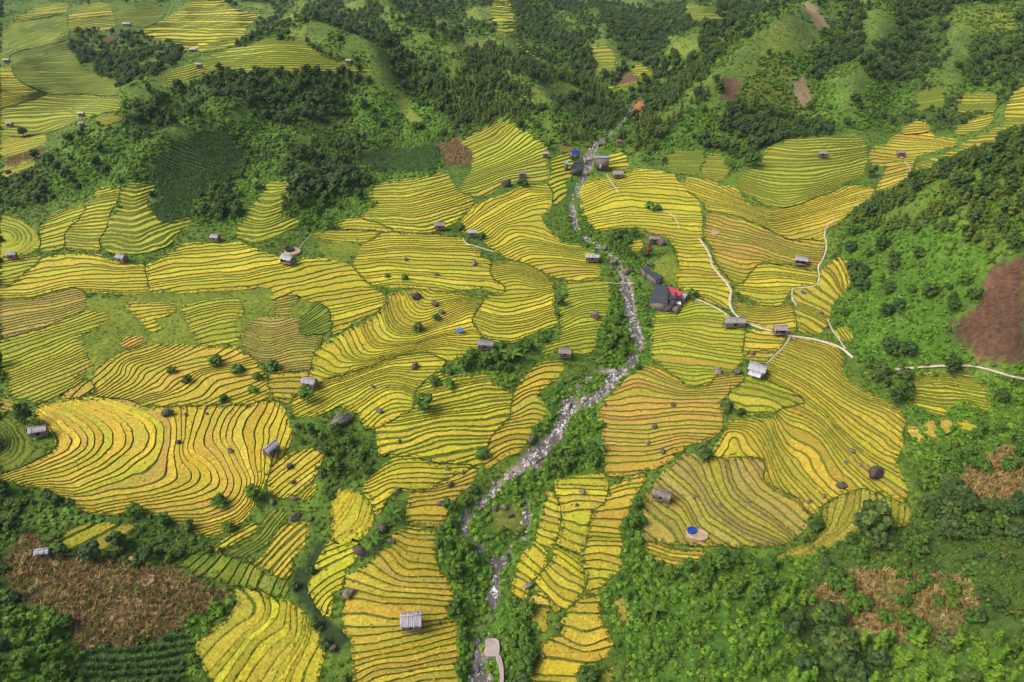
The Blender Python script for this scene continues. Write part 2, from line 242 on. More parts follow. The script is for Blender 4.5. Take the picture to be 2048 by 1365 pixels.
FD(1,'Y',.26,"yellow terraces fanning out between the twin huts and the stream","692,1322 762,1212 832,1182 960,1132 1100,1082 1198,1072 1238,1120 1228,1200 1162,1250 1172,1310 1230,1367 1300,1417 1400,1437 1495,1477 1420,1497 1505,1537 1505,1612 1370,1634 1230,1604 1150,1564 1050,1515 950,1485 870,1425 830,1377 760,1365","0:700,1330 830,1210 1100,1090 1230,1110","5:760,1365 900,1300 1080,1200 1220,1150","9:850,1387 960,1310 1100,1290 1165,1290","13:920,1437 1010,1377 1150,1397 1400,1447","17:1000,1490 1090,1440 1250,1460 1500,1500","21:1150,1560 1250,1540 1510,1560","24:1350,1630 1510,1610")
FD(1,'L',.28,"narrow green-yellow terraces left of the blue tarpaulin by the weir","1235,930 1330,892 1348,1010 1290,1070 1318,1110 1270,1178 1235,1178 1242,1120 1214,1070 1242,1020","0:1240,930 1330,905","4:1230,1040 1340,1010","9:1230,1170 1300,1120")
FD(1,'Y',.28,"small yellow terraces right of the long black-roofed shed","1572,902 1648,885 1668,980 1700,995 1600,1002 1562,962","0:1570,910 1650,895","4:1570,985 1680,980")
FD(1,'Y',.26,"wide bright yellow terraces right of the stream below the weir sheds","1402,1102 1440,1052 1560,1032 1650,1032 1722,992 1850,1002 2028,1042 2058,1130 2085,1200 2095,1365 2085,1395 2145,1485 2175,1565 2262,1645 2262,1725 2268,1800 2190,1765 2060,1715 2000,1685 1950,1635 1985,1560 1965,1460 1905,1370 1750,1330 1640,1310 1500,1342 1432,1282 1402,1200","0:1400,1110 1560,1060 1720,1010 1850,1010","5:1410,1180 1600,1100 1850,1090 2050,1110","10:1430,1260 1650,1230 1900,1220 2080,1230","14:1500,1330 1700,1310 1950,1320 2100,1340","17:1900,1380 2000,1400 2090,1400","21:1960,1470 2050,1480 2140,1490","25:1950,1560 2100,1570 2180,1580","28:1940,1640 2100,1640 2260,1650","31:2000,1690 2150,1720 2270,1780")
FD(4,'G',.26,"tiny golden paddy between bushes left of the reddish tall tree","1682,102 1748,95 1756,150 1692,148","0:1682,105 1750,98","2:1690,145 1755,148")
FD(4,'Y',.26,"yellow terraces in flowing curves above the bushy gully","868,262 885,230 1000,213 1100,243 1178,292 1228,332 1238,420 1228,500 1262,578 1200,598 1000,676 900,678 825,638 765,560 800,500 850,432 960,402 972,372 880,300","0:880,240 1000,225 1150,280","4:890,300 1050,290 1200,330","8:970,390 1100,380 1230,360","11:850,440 960,470 1100,440 1230,400","15:800,500 950,550 1130,520 1240,470","19:770,560 900,620 1100,590 1230,540","22:850,650 1000,670 1200,590")
FD(4,'Y',.24,"wide bowl of yellow and tan terraces around the small blue tarpaulin","285,415 380,385 640,398 838,432 795,500 755,558 815,640 798,690 788,750 680,762 645,790 500,742 330,765 150,828 0,868 -140,925 -185,895 -155,840 -140,745 -70,685 0,648 200,552 268,485","-5:420,450 480,500 600,470 700,440 820,440","0:290,420 300,500 340,580 460,600 600,540 760,460","3:240,500 250,600 330,650 450,640 560,600 720,560","5:180,560 200,640 280,680 450,680 600,620 700,610","8:90,600 130,700 170,740 400,710 620,660","11:0,660 50,760 150,800 350,740 500,700 640,680","14:0,860 100,820 250,790 500,750 630,770")
FD(4,'Y',.24,"golden terraces arching over the round bush in the centre","-135,935 0,885 150,835 330,768 500,746 620,785 540,868 488,918 428,980 418,1078 350,1108 250,1168 145,1178 112,1090 40,1060 -30,1040 -60,1070 -150,1105 -260,1108 -285,1060 -260,1010 -195,940","0:0,900 150,850 300,790 500,750 600,770","4:0,950 150,890 300,850 450,870 540,870","8:40,1030 200,940 320,910 440,950","11:110,1100 250,990 350,970 430,1000","14:140,1170 250,1080 400,1050")
FD(4,'Y',.34,"yellow terraces with thick green banks right of the round bush in the centre","432,985 490,922 545,875 700,882 858,864 878,920 958,980 1005,992 988,1060 986,1110 868,1230 848,1310 825,1395 780,1400 600,1395 420,1365 240,1330 215,1195 255,1172 355,1112 420,1082","0:460,950 700,880 870,870","4:430,1010 650,960 870,910","7:560,1050 800,980 960,970","9:350,1110 600,1070 850,1010 1000,990","13:220,1180 450,1130 750,1090 990,1060","15:220,1230 450,1190 700,1150 980,1110","17:235,1300 500,1210 700,1200 900,1200","19:260,1365 450,1310 600,1260 870,1240","22:400,1400 600,1370 850,1310")
FD(7,'Y',.22,"yellow paddies with arching banks above the rocky bush clump","155,212 310,72 255,30 420,50 600,92 778,108 740,132 600,172 560,212 430,250 330,232 250,330 228,388 202,388 192,320 135,252","0:170,200 330,100 600,110 770,110","3:150,240 300,180 500,170 580,190","5:190,300 300,220 420,240")
FD(4,'G',.24,"golden terraces on the stream's bank below the small hut by the rapids","1062,902 1172,802 1288,802 1286,870 1200,920 1130,1000 1180,1040 1208,1062 1178,1130 1100,1180 1088,1250 1040,1318 960,1338 862,1415 835,1395 855,1312 875,1235 995,1132 1005,1012","0:1060,900 1180,850 1280,850","3:1010,1000 1100,940 1200,920","6:1000,1080 1110,1000","8:990,1130 1150,1080 1190,1110","11:900,1210 1050,1180 1110,1170","13:860,1290 1000,1240 1090,1240","16:850,1400 960,1330 1050,1310")
FD(4,'L',.26,"yellow-green terraces beside the stream facing the black tarpaulin house","1305,342 1538,325 1566,400 1556,470 1528,540 1498,600 1470,700 1466,738 1400,748 1340,728 1275,700 1185,778 1175,742 1285,652 1296,600 1278,480 1335,382","0:1320,360 1540,330","3:1330,420 1560,400","6:1300,500 1450,440 1560,450","10:1290,590 1400,530 1530,520","13:1290,650 1400,610 1500,590","16:1200,730 1350,680 1480,650","18:1380,740 1460,720")
# right of the stream
FD(5,'L',.22,"lime-yellow terraces below the black tarpaulin house","60,435 200,465 325,535 290,600 415,612 398,680 398,770 348,840 232,878 212,928 92,945 0,868 -90,798 -125,780 -125,640 -122,535 -60,510 0,545","0:-130,560 0,560 150,530 300,540","4:-130,620 0,600 200,630 400,640","9:-130,720 50,720 250,760 400,780","13:-60,810 100,830 300,850","16:20,890 120,930 220,900")
FD(5,'G',.22,"small golden field between the long hut and the square hut on the path","425,615 560,624 645,652 600,728 440,730 406,765 405,690","0:430,630 640,660","3:410,720 600,730")
FD(5,'B',.2,"small brown field just above the two-gabled hut","442,740 588,740 530,798 470,790 415,780","0:442,745 588,745","2:420,785 530,798")
FD(5,'G',.22,"golden field in the bend of the white footpath","348,455 440,475 600,485 678,465 710,600 698,622 600,616 440,566 375,518","0:350,470 520,490 690,470","4:380,520 550,550 700,530","6:480,590 620,600 710,590")
FD(5,'Y',.24,"yellow field with a green lower edge beside the white footpath's upper bend","400,352 480,232 600,232 828,282 828,338 680,368 600,478 500,458 440,418 345,372","0:470,250 650,260 820,290","3:430,310 600,310 800,320","6:400,360 560,380 690,370","8:480,440 640,440")
FD(5,'O',.24,"big orange-brown field right of the white footpath around the open-sided hut","182,60 192,0 202,-80 330,-52 480,0 520,20 680,92 866,102 860,180 826,258 700,238 520,212 480,226 400,346 335,330 295,270 235,190 225,110","0:190,-60 400,-10 680,80 870,110","4:190,20 420,70 700,160 860,180","8:220,110 450,160 700,220 840,240","11.5:250,200 400,250 500,230","15:300,290 420,330")
FD(2,'G',.26,"golden fan-shaped field below the oval field with the hut","0,1022 240,1062 252,1102 340,1085 420,1192 550,1224 760,1184 1000,1094 1150,1094 1166,1138 1090,1178 960,1278 868,1338 866,1398 660,1386 480,1298 350,1248 200,1232 182,1168 100,1148 0,1118","0:0,1040 200,1090 420,1190 560,1240 780,1180 1000,1095","4:0,1110 200,1170 400,1230 560,1290 800,1230 1080,1140","8:350,1250 540,1330 750,1290 1000,1220","11:480,1300 640,1380 800,1350 880,1320")
FD(2,'L',.4,"oval field of bow-shaped terraces with a lone hut near its top","370,1060 420,1020 490,962 540,872 660,812 850,802 930,797 1070,792 1108,850 1118,900 1108,960 1078,1030 1000,1048 940,1098 800,1158 640,1212 520,1178 430,1128 370,1090","0:660,815 900,805 1070,800","5:550,880 750,910 950,900 1110,870","9:490,970 700,980 950,960 1110,920","13:430,1020 600,1060 800,1060 1050,1000","16:380,1060 550,1120 750,1110 990,1050","19:450,1130 640,1190 800,1140")
FD(2,'G',.3,"orange-gold terraces around the hut with the white doorstep","1142,902 1160,862 1240,852 1280,792 1420,782 1480,764 1500,802 1640,822 1658,832 1500,878 1400,898 1380,940 1368,1000 1340,1040 1240,1098 1172,1108 1230,1020 1248,960 1142,958","0:1290,800 1480,810 1640,835","4:1160,870 1350,880 1500,870","7:1140,940 1260,950 1370,930","11:1240,1030 1360,1000","14:1180,1100 1300,1060")
FD(2,'G',.3,"small orange-gold terraces tucked under the green slope","1322,742 1400,702 1470,712 1490,765 1400,778 1330,788","0:1400,702 1470,712","4:1330,785 1490,765")
FD(2,'G',.3,"long golden band of terraces climbing along the wooded near hill","1412,962 1640,882 1700,834 1900,744 1942,722 1932,640 1972,542 2090,470 2090,745 1900,764 1850,830 1760,898 1640,938 1490,988 1432,1018","0:1970,540 2033,520","5:1940,640 2033,640","9:1920,720 2033,730","14:1720,830 1860,820","18:1600,890 1740,900","23:1420,960 1480,990")
FD(2,'G',.4,"square block of seven golden terraces high on the right slope","1662,562 1690,548 1868,552 1862,645 1642,648","0:1670,552 1870,556","6:1645,640 1862,640")
FD(2,'G',.38,"small golden terraces under the square terrace block","1622,770 1700,702 1848,664 1848,700 1800,738 1680,778","0:1700,702 1848,668","5:1622,770 1760,765")
FD(2,'D',.26,"olive terraced plot at the foot of the wooded ridge","152,1018 180,904 278,904 312,1000 298,1038 240,1048","0:180,910 280,910","8:160,1020 300,1035")
FD(2,'V',.4,"dark green terraces left of the olive plot at the ridge foot","0,872 150,872 168,920 138,1018 0,1008 -60,960","0:0,880 150,880","6:0,1005 140,1010")
FD(5,'G',.2,"large golden field sweeping down to the dark boulder","682,664 760,664 900,694 938,722 985,820 968,850 998,900 1128,980 1286,1062 1335,1140 1308,1200 1328,1290 1305,1320 1275,1372 1352,1552 1335,1605 1200,1556 1100,1516 990,1546 850,1636 812,1684 722,1596 535,1496 515,1440 545,1400 505,1348 370,1346 225,1346 232,1310 305,1200 320,1130 400,1142 592,1134 596,1085 770,1040 745,1000 600,925 545,890 535,845 560,800 640,720","0:690,670 880,720 960,780","4:640,710 860,790 1000,900 1130,980","9:570,780 800,880 1000,1000 1230,1100 1330,1200","14:530,870 700,960 880,1080 950,1170 1100,1280 1200,1365","19:350,970 550,1000 620,1090 800,1160 900,1230 1000,1365 1150,1500","23:330,1060 560,1100 590,1190 640,1290 720,1365 830,1492 920,1582","27:300,1160 420,1150 520,1200 560,1300 590,1392 640,1492 760,1622","31:240,1300 320,1200 400,1210 430,1300 500,1352")
FD(5,'L',.22,"lime-green paddies right below the two-gabled hut","315,1000 345,962 440,885 520,912 596,932 738,1002 758,1038 590,1080 430,1098 335,1050","0:440,890 740,1000","2:350,970 550,1000 640,1065","4:330,1050 430,1095 560,1085")
FD(8,'D',.2,"olive-gold paddies around the big round tree","842,372 882,332 1000,272 1100,252 1190,292 1338,342 1395,400 1340,455 1210,448 1100,478 1030,498 940,558 800,638 690,638 600,628 760,578 840,520 888,430","0:1050,260 1000,400 900,520 700,630","4:1200,290 1200,440","8:1340,350 1330,450","-4:850,370 850,450 760,580")
FD(8,'B',.2,"large brown harvested field with the blue-lined pond","-168,302 -60,152 70,45 210,74 290,74 498,64 536,108 508,180 558,236 708,306 796,402 748,478 688,538 640,556 450,574 200,566 0,556 -165,538 -195,450 -170,380","-4:400,70 520,230 700,330 780,420","0:290,80 330,260 500,380 690,530","4:160,110 250,300 400,440 640,550","8:0,170 120,280 180,420 330,520 400,575","11:-60,230 60,330 120,450 200,560","14:-130,330 0,440 60,560")
FD(8,'G',.2,"tan strip of paddies just below the blue-lined pond","-165,562 -130,556 0,602 195,602 130,640 115,698 60,698 -40,698 -140,622","0:-140,570 0,615 190,610","3:-100,650 100,690")
FD(5,'O',.22,"tan field with scattered boulders between the stream and the lime terraces","-448,1080 -380,1000 -200,844 -150,815 -60,845 90,952 212,934 234,884 388,874 405,900 308,980 298,1060 268,1110 286,1170 200,1250 90,1268 0,1338 -55,1375 -90,1405 -300,1452 -385,1452 -398,1352 -410,1200","0:-200,840 0,920 100,960 220,940","3:-380,1000 -200,950 0,1000 300,990","7:-440,1100 -200,1120 0,1090 270,1100","10:-420,1200 -200,1220 0,1190 280,1170","14:-400,1330 -150,1320 50,1260","17:-320,1440 -80,1400")
FD(5,'Y',.45,"yellow stripes of terraces below the road with wide green banks","1372,900 1480,872 1620,878 1758,902 1826,970 1828,1088 1762,1078 1700,1012 1560,1080 1608,1138 1500,1098 1380,1048 1342,990","0:1380,890 1600,880 1760,900","3:1370,930 1600,940 1800,970","6:1350,990 1550,1010 1700,1000","9:1400,1050 1580,1090")
for _l,_o in (("thin golden paddy curving along the wood below the yellow stripes, first of four","1350,1172 1380,1152 1452,1268 1400,1250"),("brown-gold paddy below the yellow stripes, second of four","1440,1172 1500,1132 1520,1250 1470,1222"),("brown-gold paddy below the yellow stripes, third of four","1550,1142 1608,1152 1600,1200 1560,1220"),("brown-gold paddy below the yellow stripes, fourth of four","1650,1142 1718,1152 1760,1210 1700,1220")):
    FD(5,'O',.1,_l,_o,"0.3:1300,1100 1800,1100","0.6:1300,1300 1800,1300")
FD(5,'G',.28,"golden terraces curving round the foot of the near right hill","702,385 830,355 852,272 900,245 960,185 998,205 1026,310 998,390 930,440 898,510 898,560 840,636 720,616 718,570 695,470","-7:960,190 1010,290 1000,380","-3:850,280 930,370 970,410","0:700,400 800,440 900,500","5:720,560 800,600 850,630")
FD(5,'Y',.4,"three short yellow strips under the near right hill","928,602 980,582 1038,660 1018,678 950,650","0:928,602 950,650","3:980,582 1038,660")
# lower middle
FD(7,'G',.2,"broad golden terraces around the square hut near the stream's mouth","385,472 300,522 315,580 225,602 165,700 35,742 24,900 24,1060 74,1112 84,1300 84,1520 688,1520 676,1300 686,1080 696,1032 686,1004 545,1042 636,980 646,850 616,770 546,680 546,492 460,482","0:310,520 400,570 550,580","4:310,590 400,680 560,700","6:220,620 350,760 580,770","8:150,720 350,800 620,830","10:30,770 300,850 640,880","12:20,850 300,900 640,930","14:20,980 200,970 350,1010 640,980","17:70,1110 250,1090 450,1070 690,1010","20:80,1200 300,1170 500,1140 690,1070","23:90,1300 200,1250 450,1240 680,1170","25:130,1365 200,1310 400,1290 680,1250","28:250,1420 450,1350 680,1340","31:250,1510 680,1480")
FD(7,'G',.24,"golden paddies between the rocky bush clump and the stream","385,440 412,282 540,242 700,152 798,138 768,200 638,320 588,458 460,448","0:560,230 700,180 790,140","3:420,280 540,270 720,230","6:400,360 600,350","8:390,430 590,440")
FD(7,'Y',.24,"yellow paddies left of the palm tree clump","0,252 88,254 128,290 178,350 188,448 110,538 0,618 -40,560 -40,300","0:-30,330 40,260","4:-30,560 100,440 130,290","7:0,620 110,540 190,450")
FD(6,'Y',.26,"yellow terraces right of the dark shrubby gully","1792,780 1832,692 1910,564 1990,504 2080,484 2060,650 2000,720 2000,800 1920,860 1918,978 1882,978 1802,840","0:1910,570 2070,500","4:1790,770 1900,690 2050,620","7:1830,860 1920,780 2000,740","10:1890,980 1920,900")
FD(6,'G',.34,"orange-gold slanting strips left of the dark shrubby gully","1442,660 1500,702 1600,502 1650,452 1778,444 1786,530 1700,640 1678,758 1600,748 1560,702","0:1420,650 1600,480","3:1500,700 1700,480","6:1580,740 1780,520")
FD(6,'V',.24,"dark green terraces above the yellow and brown terraces at the bottom","1045,660 1100,614 1250,624 1320,640 1430,664 1560,744 1678,794 1650,878 1520,828 1300,778 1150,738","0:1150,630 1080,690","3:1290,640 1210,740","6:1400,660 1330,780","9:1500,700 1450,810","12:1600,760 1560,840")
FD(6,'Y',.34,"three thin yellow strips left of the green slanting strips","1225,590 1450,455 1508,445 1500,490 1290,600","0:1230,590 1480,450","2.6:1290,620 1500,500")
FD(6,'V',.34,"green slanting strips above the orange-gold slanting strips","1300,610 1505,500 1540,400 1590,375 1658,366 1656,440 1560,552 1430,640 1330,634","0:1300,610 1480,520 1600,370","3:1400,640 1560,540 1650,420")
FD(6,'Y',.3,"yellow and brown curving terraces at the bottom edge","1142,1190 1165,1112 1335,1002 1395,900 1358,815 1440,824 1530,854 1560,884 1650,894 1738,944 1786,1010 1856,1090 1886,1180 1850,1300 1820,1530 1300,1530 1242,1365 1182,1280","0:1350,820 1440,880 1420,960 1250,1060 1160,1150","2:1450,830 1530,900 1500,1000 1350,1090 1200,1250","4:1560,900 1560,1010 1400,1140 1250,1340","6:1650,900 1640,1010 1480,1130 1330,1365","8:1690,940 1690,1080 1550,1200 1430,1400","10:1740,950 1740,1110 1620,1250 1540,1400","13:1800,1040 1790,1120 1700,1300 1650,1440","15:1870,1140 1800,1260 1760,1440")
FD(6,'D',.34,"five dull gold strips on the grassy slope above the dry corn","342,522 450,454 540,444 776,464 700,588 600,608 450,600 352,560","0:400,520 540,450","2:420,610 680,480","3.4:600,610 770,470")
FD(6,'G',.26,"golden slanting paddies right of the plank-roofed hut","1562,260 1582,112 1700,44 1850,4 1886,22 1828,170 1750,258 1650,298","0:1570,190 1700,60","4:1600,290 1830,100")
FD(6,'Y',.3,"small yellow paddies by the dark rocks","1742,290 1838,214 1838,260 1780,306","0:1740,285 1800,220","2:1780,306 1838,260")
FD(7,'Y',.2,"bright yellow terraces with a round stone heap beside the stream","1252,192 1528,164 1556,230 1538,326 1450,366 1456,400 1436,430 1436,520 1398,606 1350,606 1264,570 1302,420 1302,372 1272,290","0:1250,210 1550,215","2:1260,270 1550,280","4:1290,350 1490,340","5:1300,400 1450,400","7:1290,470 1430,530","9:1250,540 1390,600")
FD(7,'Y',.2,"narrow yellow strip of paddies along the stream, upper one","1192,272 1220,268 1268,350 1266,480 1220,596 1142,540 1172,420","0:1190,330 1260,370","2:1170,410 1260,440","4:1140,520 1230,570")
FD(7,'Y',.2,"yellow paddies ending at the grey boulder by the stream","1122,562 1198,612 1188,700 1100,780 1080,880 1050,912 1004,870 1014,780 1054,640","0:1110,570 1200,640","2:1040,660 1120,740","4:1010,760 1090,800")
FD(7,'Y',.2,"yellow paddies in the middle of the tongue of land below the stone heap","1252,582 1396,640 1406,720 1434,770 1398,850 1340,926 1250,956 1222,900 1134,830 1164,740 1240,682","0:1250,600 1390,690","3:1240,680 1430,790","5:1190,720 1250,800 1400,850","7:1150,770 1280,900")
FD(7,'Y',.2,"two yellow paddies at the tip of the tongue of land","1104,890 1132,864 1216,884 1214,970 1180,990 1206,1058 1170,1072 1132,1020","0:1110,900 1220,920","2:1130,1000 1200,1040")
FD(7,'G',.2,"long orange-gold ladder of paddies right of the tongue of land","1566,240 1738,166 1774,182 1716,260 1666,380 1616,470 1632,580 1614,640 1640,700 1528,776 1498,856 1436,848 1446,770 1414,640 1444,540 1466,384 1544,334","0:1560,250 1760,200","4:1490,370 1680,340","7:1450,470 1630,480","11:1430,580 1630,570","14:1420,680 1640,690","17:1440,830 1500,820")
FD(7,'G',.2,"orange-gold terraces at the bottom edge right of the stream","1396,880 1498,864 1498,1000 1574,1120 1564,1200 1400,1288 1380,1520 1086,1520 1114,1330 1174,1240 1164,1152 1304,1082 1286,1030 1344,932","0:1390,890 1500,880","3:1300,1000 1510,990","5:1280,1080 1400,1150 1560,1080","7:1170,1150 1400,1210 1570,1190","9:1150,1290 1400,1290","11:1110,1350 1390,1370","13.5:1100,1470 1390,1480")
FD(7,'D',.1,"olive half-moon paddy below the bushes right of the stream","1582,872 1646,864 1676,1024 1622,988 1584,930","0.2:1500,800 1800,800","0.5:1500,1100 1800,1100")
FD(7,'D',.1,"olive wedge paddy at the bottom edge, left of the green one","1492,1340 1598,1264 1560,1460 1500,1460","0.2:1400,1200 1800,1200","0.5:1400,1500 1800,1500")
FD(7,'V',.1,"dark green wedge paddy at the bottom edge beside the olive wedge","1606,1460 1660,1256 1686,1320 1676,1460","0.2:1400,1200 1800,1200","0.5:1400,1500 1800,1500")
# far valley at the upper left and the hill tops
FD(0,'Y',.3,"far yellow terraces at the left edge below the pale-roofed hut","0,402 58,394 90,470 200,522 285,546 0,636","0:0,410 60,405","9:0,520 200,525","17:0,630 280,550")
FD(0,'V',.34,"far dark green terraced slope above the yellow terraces at the left edge","62,332 150,292 395,244 418,325 468,408 560,452 686,474 696,558 480,546 290,548 130,488 84,420","0:110,330 390,270","9:90,420 470,420","17:200,520 480,500")
FD(0,'L',.32,"far yellow-green terraces on the valley floor by the two white-roofed huts","0,644 290,556 480,564 686,572 708,600 690,650 560,656 470,688 380,728 200,786 0,800","0:300,555 680,580","6:120,640 400,640 560,640","11:210,770 380,715")
FD(0,'Y',.34,"tiny golden terraces right of the two white-roofed huts","562,702 610,664 708,664 712,690 640,718 562,738","0:600,668 710,668","6:562,735 660,715")
FD(0,'Y',.34,"far yellow terraces at the left edge above the bare earth patch","0,812 180,794 274,782 268,812 200,860 60,902 0,928","0:0,840 270,790","6:0,910 200,855")
FD(0,'Y',.34,"thin far yellow terraces just below the bare earth patch at the left edge","0,1000 90,960 200,930 190,965 110,1000 0,1030","0:0,1002 200,932","4:0,1028 180,975")
FD(0,'L',.3,"far pale terraces left of the striped green ones at the top","394,160 414,64 560,24 636,34 656,100 676,150 590,178 420,178","0:410,70 640,40","10:400,170 680,150")
FD(0,'V',.36,"far striped green terraces at the top left of the golden slope","664,62 900,34 954,80 880,148 684,148","0:664,65 930,45","8:690,145 890,140")
FD(0,'Y',.24,"far bright golden slope above the ridge with the hut","815,172 950,124 1060,64 1104,2 1288,2 1338,42 1496,102 1436,140 1406,220 1368,268 1200,298 1082,288 960,222 900,222 832,218","0:1060,40 1300,20","8:950,130 1440,130","17:1090,285 1360,265")
FD(0,'L',.28,"far pale green slope at the top left corner beside the wood","84,120 250,34 398,24 380,78 232,108","0:200,55 390,35","5:90,118 380,85")
FD(0,'V',.3,"far dark green terraces at the left edge under the top corner wood","0,192 100,134 390,84 386,160 392,236 150,284 60,322 0,388","0:0,200 190,135","8:0,310 110,270")
FD(0,'L',.3,"ridge-top terraces with a hut on their edge above the dark hillside wood","935,450 1100,392 1300,304 1500,244 1640,234 1740,244 1900,342 2033,382 2180,402 1900,418 1700,418 1620,408 1540,384 1440,428 1280,402 1130,438 1000,496","0:1500,240 1700,240","5:1300,320 1600,290 1800,310","9:1150,400 1450,370 1700,370 1950,370","12:1000,490 1250,430 1500,410")
FD(1,'L',.26,"far green strip running down the hill crest at the top middle","884,2 988,2 1006,120 996,188 924,188 894,100","0:884,5 988,5","10:920,185 1000,185")
FD(1,'L',.3,"narrow far terraces on a spur under the green crest strip","1024,262 1060,262 1176,340 1188,408 1124,388","0:1030,265 1060,262","9:1130,385 1188,400")
FD(1,'D',.26,"far olive plot above the gorge","1444,282 1548,274 1596,350 1566,438 1502,438","0:1450,285 1550,278","9:1505,432 1565,432")
FD(1,'Y',.3,"small far yellow terraces by the bare bank above the gorge","1692,384 1720,364 1816,430 1780,458 1704,440","0:1700,375 1740,368","6:1720,445 1800,440")
FD(1,'L',.2,"thin yellow-green ledge under the bare bank above the gorge","1562,512 1738,484 1738,500 1582,536","0:1562,515 1738,485","2:1582,535 1738,505")
FD(2,'V',.3,"far bright green plot high at the top right of the gorge","52,32 200,32 306,150 180,158 92,100","0:60,35 200,35","8:120,150 300,150")
FD(2,'V',.4,"dark green terraces left of the square golden terrace block","1400,560 1480,520 1560,510 1560,620 1420,640","0:1420,550 1560,515","6:1420,635 1560,610")
# ---------------------------------------------------------------- small maths helpers
CP, SP = math.cos(PITCH), math.sin(PITCH)
def pts(s): return [tuple(float(v) for v in q.split(',')) for q in s.split()]
def SH(k, s):
    p = np.array(pts(s) if isinstance(s, str) else s, float)
    return np.stack([SHEET[k][0]+p[:, 0]/SCL, SHEET[k][1]+p[:, 1]/SCL], 1)
def ray(px, py):
    u = (px-1024)/FPX; v = (682.5-py)/FPX
    return u, CP+SP*v, -SP+CP*v
def project(x, y, z):
    zz = z-CAM_H
    dep = y*CP-zz*SP
    dep = np.maximum(dep, 1.0)
    return 1024+FPX*x/dep, 682.5-FPX*(y*SP+zz*CP)/dep, dep
def _hash(ix, iy, s):
    h = (ix*374761393+iy*668265263+s*1442695041) & 0xFFFFFFFF
    h = ((h ^ (h >> 13))*1274126177) & 0xFFFFFFFF
    return ((h ^ (h >> 16)) & 0xFFFF)/32767.5-1.0
def noise(x, y, s=0):
    ix = np.floor(x).astype(np.int64); iy = np.floor(y).astype(np.int64)
    fx = x-ix; fy = y-iy; fx = fx*fx*(3-2*fx); fy = fy*fy*(3-2*fy)
    a = _hash(ix, iy, s)*(1-fx)+_hash(ix+1, iy, s)*fx
    b = _hash(ix, iy+1, s)*(1-fx)+_hash(ix+1, iy+1, s)*fx
    return a*(1-fy)+b*fy
def fbm(x, y, s=0, n=3):
    r = 0; a = 1.0
    for i in range(n): r = r+a*noise(x*2**i, y*2**i, s+i); a *= .5
    return r
class TPS:
    def __init__(self, p, v, lam=0.0, scale=1.0):
        p = np.asarray(p, float)/scale; self.p = p; self.s = scale; n = len(p)
        K = self.k(((p[:, None]-p[None])**2).sum(2)); K[np.arange(n), np.arange(n)] += lam
        P = np.c_[np.ones(n), p]; A = np.zeros((n+3, n+3)); A[:n, :n] = K; A[:n, n:] = P; A[n:, :n] = P.T
        self.w = np.linalg.lstsq(A, np.r_[np.asarray(v, float), 0, 0, 0], rcond=None)[0]
    @staticmethod
    def k(r2): return 0.5*r2*np.log(r2+1e-12)
    def __call__(self, q):
        q = np.asarray(q, float)/self.s; out = np.empty(len(q)); n = len(self.p)
        for i in range(0, len(q), 20000):
            c = q[i:i+20000]
            r2 = ((c[:, None]-self.p[None])**2).sum(2)
            out[i:i+20000] = self.k(r2)@self.w[:n]+self.w[n]+c@self.w[n+1:]
        return out
def seg_dist(q, poly, closed):
    a = poly; b = np.roll(poly, -1, 0) if closed else poly[1:]
    if not closed: a = poly[:-1]
    best = np.full(len(q), 1e18); arg = np.zeros(len(q), int); tt = np.zeros(len(q))
    for i, (s, e) in enumerate(zip(a, b)):
        d = e-s; L = max(d@d, 1e-9); t = np.clip(((q-s)@d)/L, 0, 1)
        r = ((q-s-t[:, None]*d)**2).sum(1); m = r < best; best[m] = r[m]; arg[m] = i; tt[m] = t[m]
    return np.sqrt(best), arg, tt
def inside(q, poly):
    x, y = q[:, 0], q[:, 1]; r = np.zeros(len(q), bool); n = len(poly); j = n-1
    for i in range(n):
        xi, yi = poly[i]; xj, yj = poly[j]
        if yi != yj: r ^= ((yi > y) != (yj > y)) & (x < (xj-xi)*(y-yi)/(yj-yi)+xi)
        j = i
    return r
def smooth_closed(p, n=1):
    for _ in range(n):
        q = np.roll(p, -1, 0); p = np.stack([.75*p+.25*q, .25*p+.75*q], 1).reshape(-1, 2)
    return p
def resample(p, step):
    p = np.asarray(p, float); d = np.r_[0, np.cumsum(np.hypot(*(p[1:, :2]-p[:-1, :2]).T))]
    n = max(2, int(d[-1]/step)+1); s = np.linspace(0, d[-1], n)
    return np.stack([np.interp(s, d, p[:, k]) for k in range(p.shape[1])], 1)
def catmull(p, m=6):
    p = np.asarray(p, float); q = np.vstack([2*p[0]-p[1], p, 2*p[-1]-p[-2]]); out = []
    for i in range(1, len(q)-2):
        for t in np.linspace(0, 1, m, endpoint=False):
            out.append(.5*((2*q[i])+(q[i+1]-q[i-1])*t+(2*q[i-1]-5*q[i]+4*q[i+1]-q[i+2])*t*t+(3*q[i]-q[i-1]-3*q[i+1]+q[i+2])*t**3))
    return np.array(out+[p[-1]])
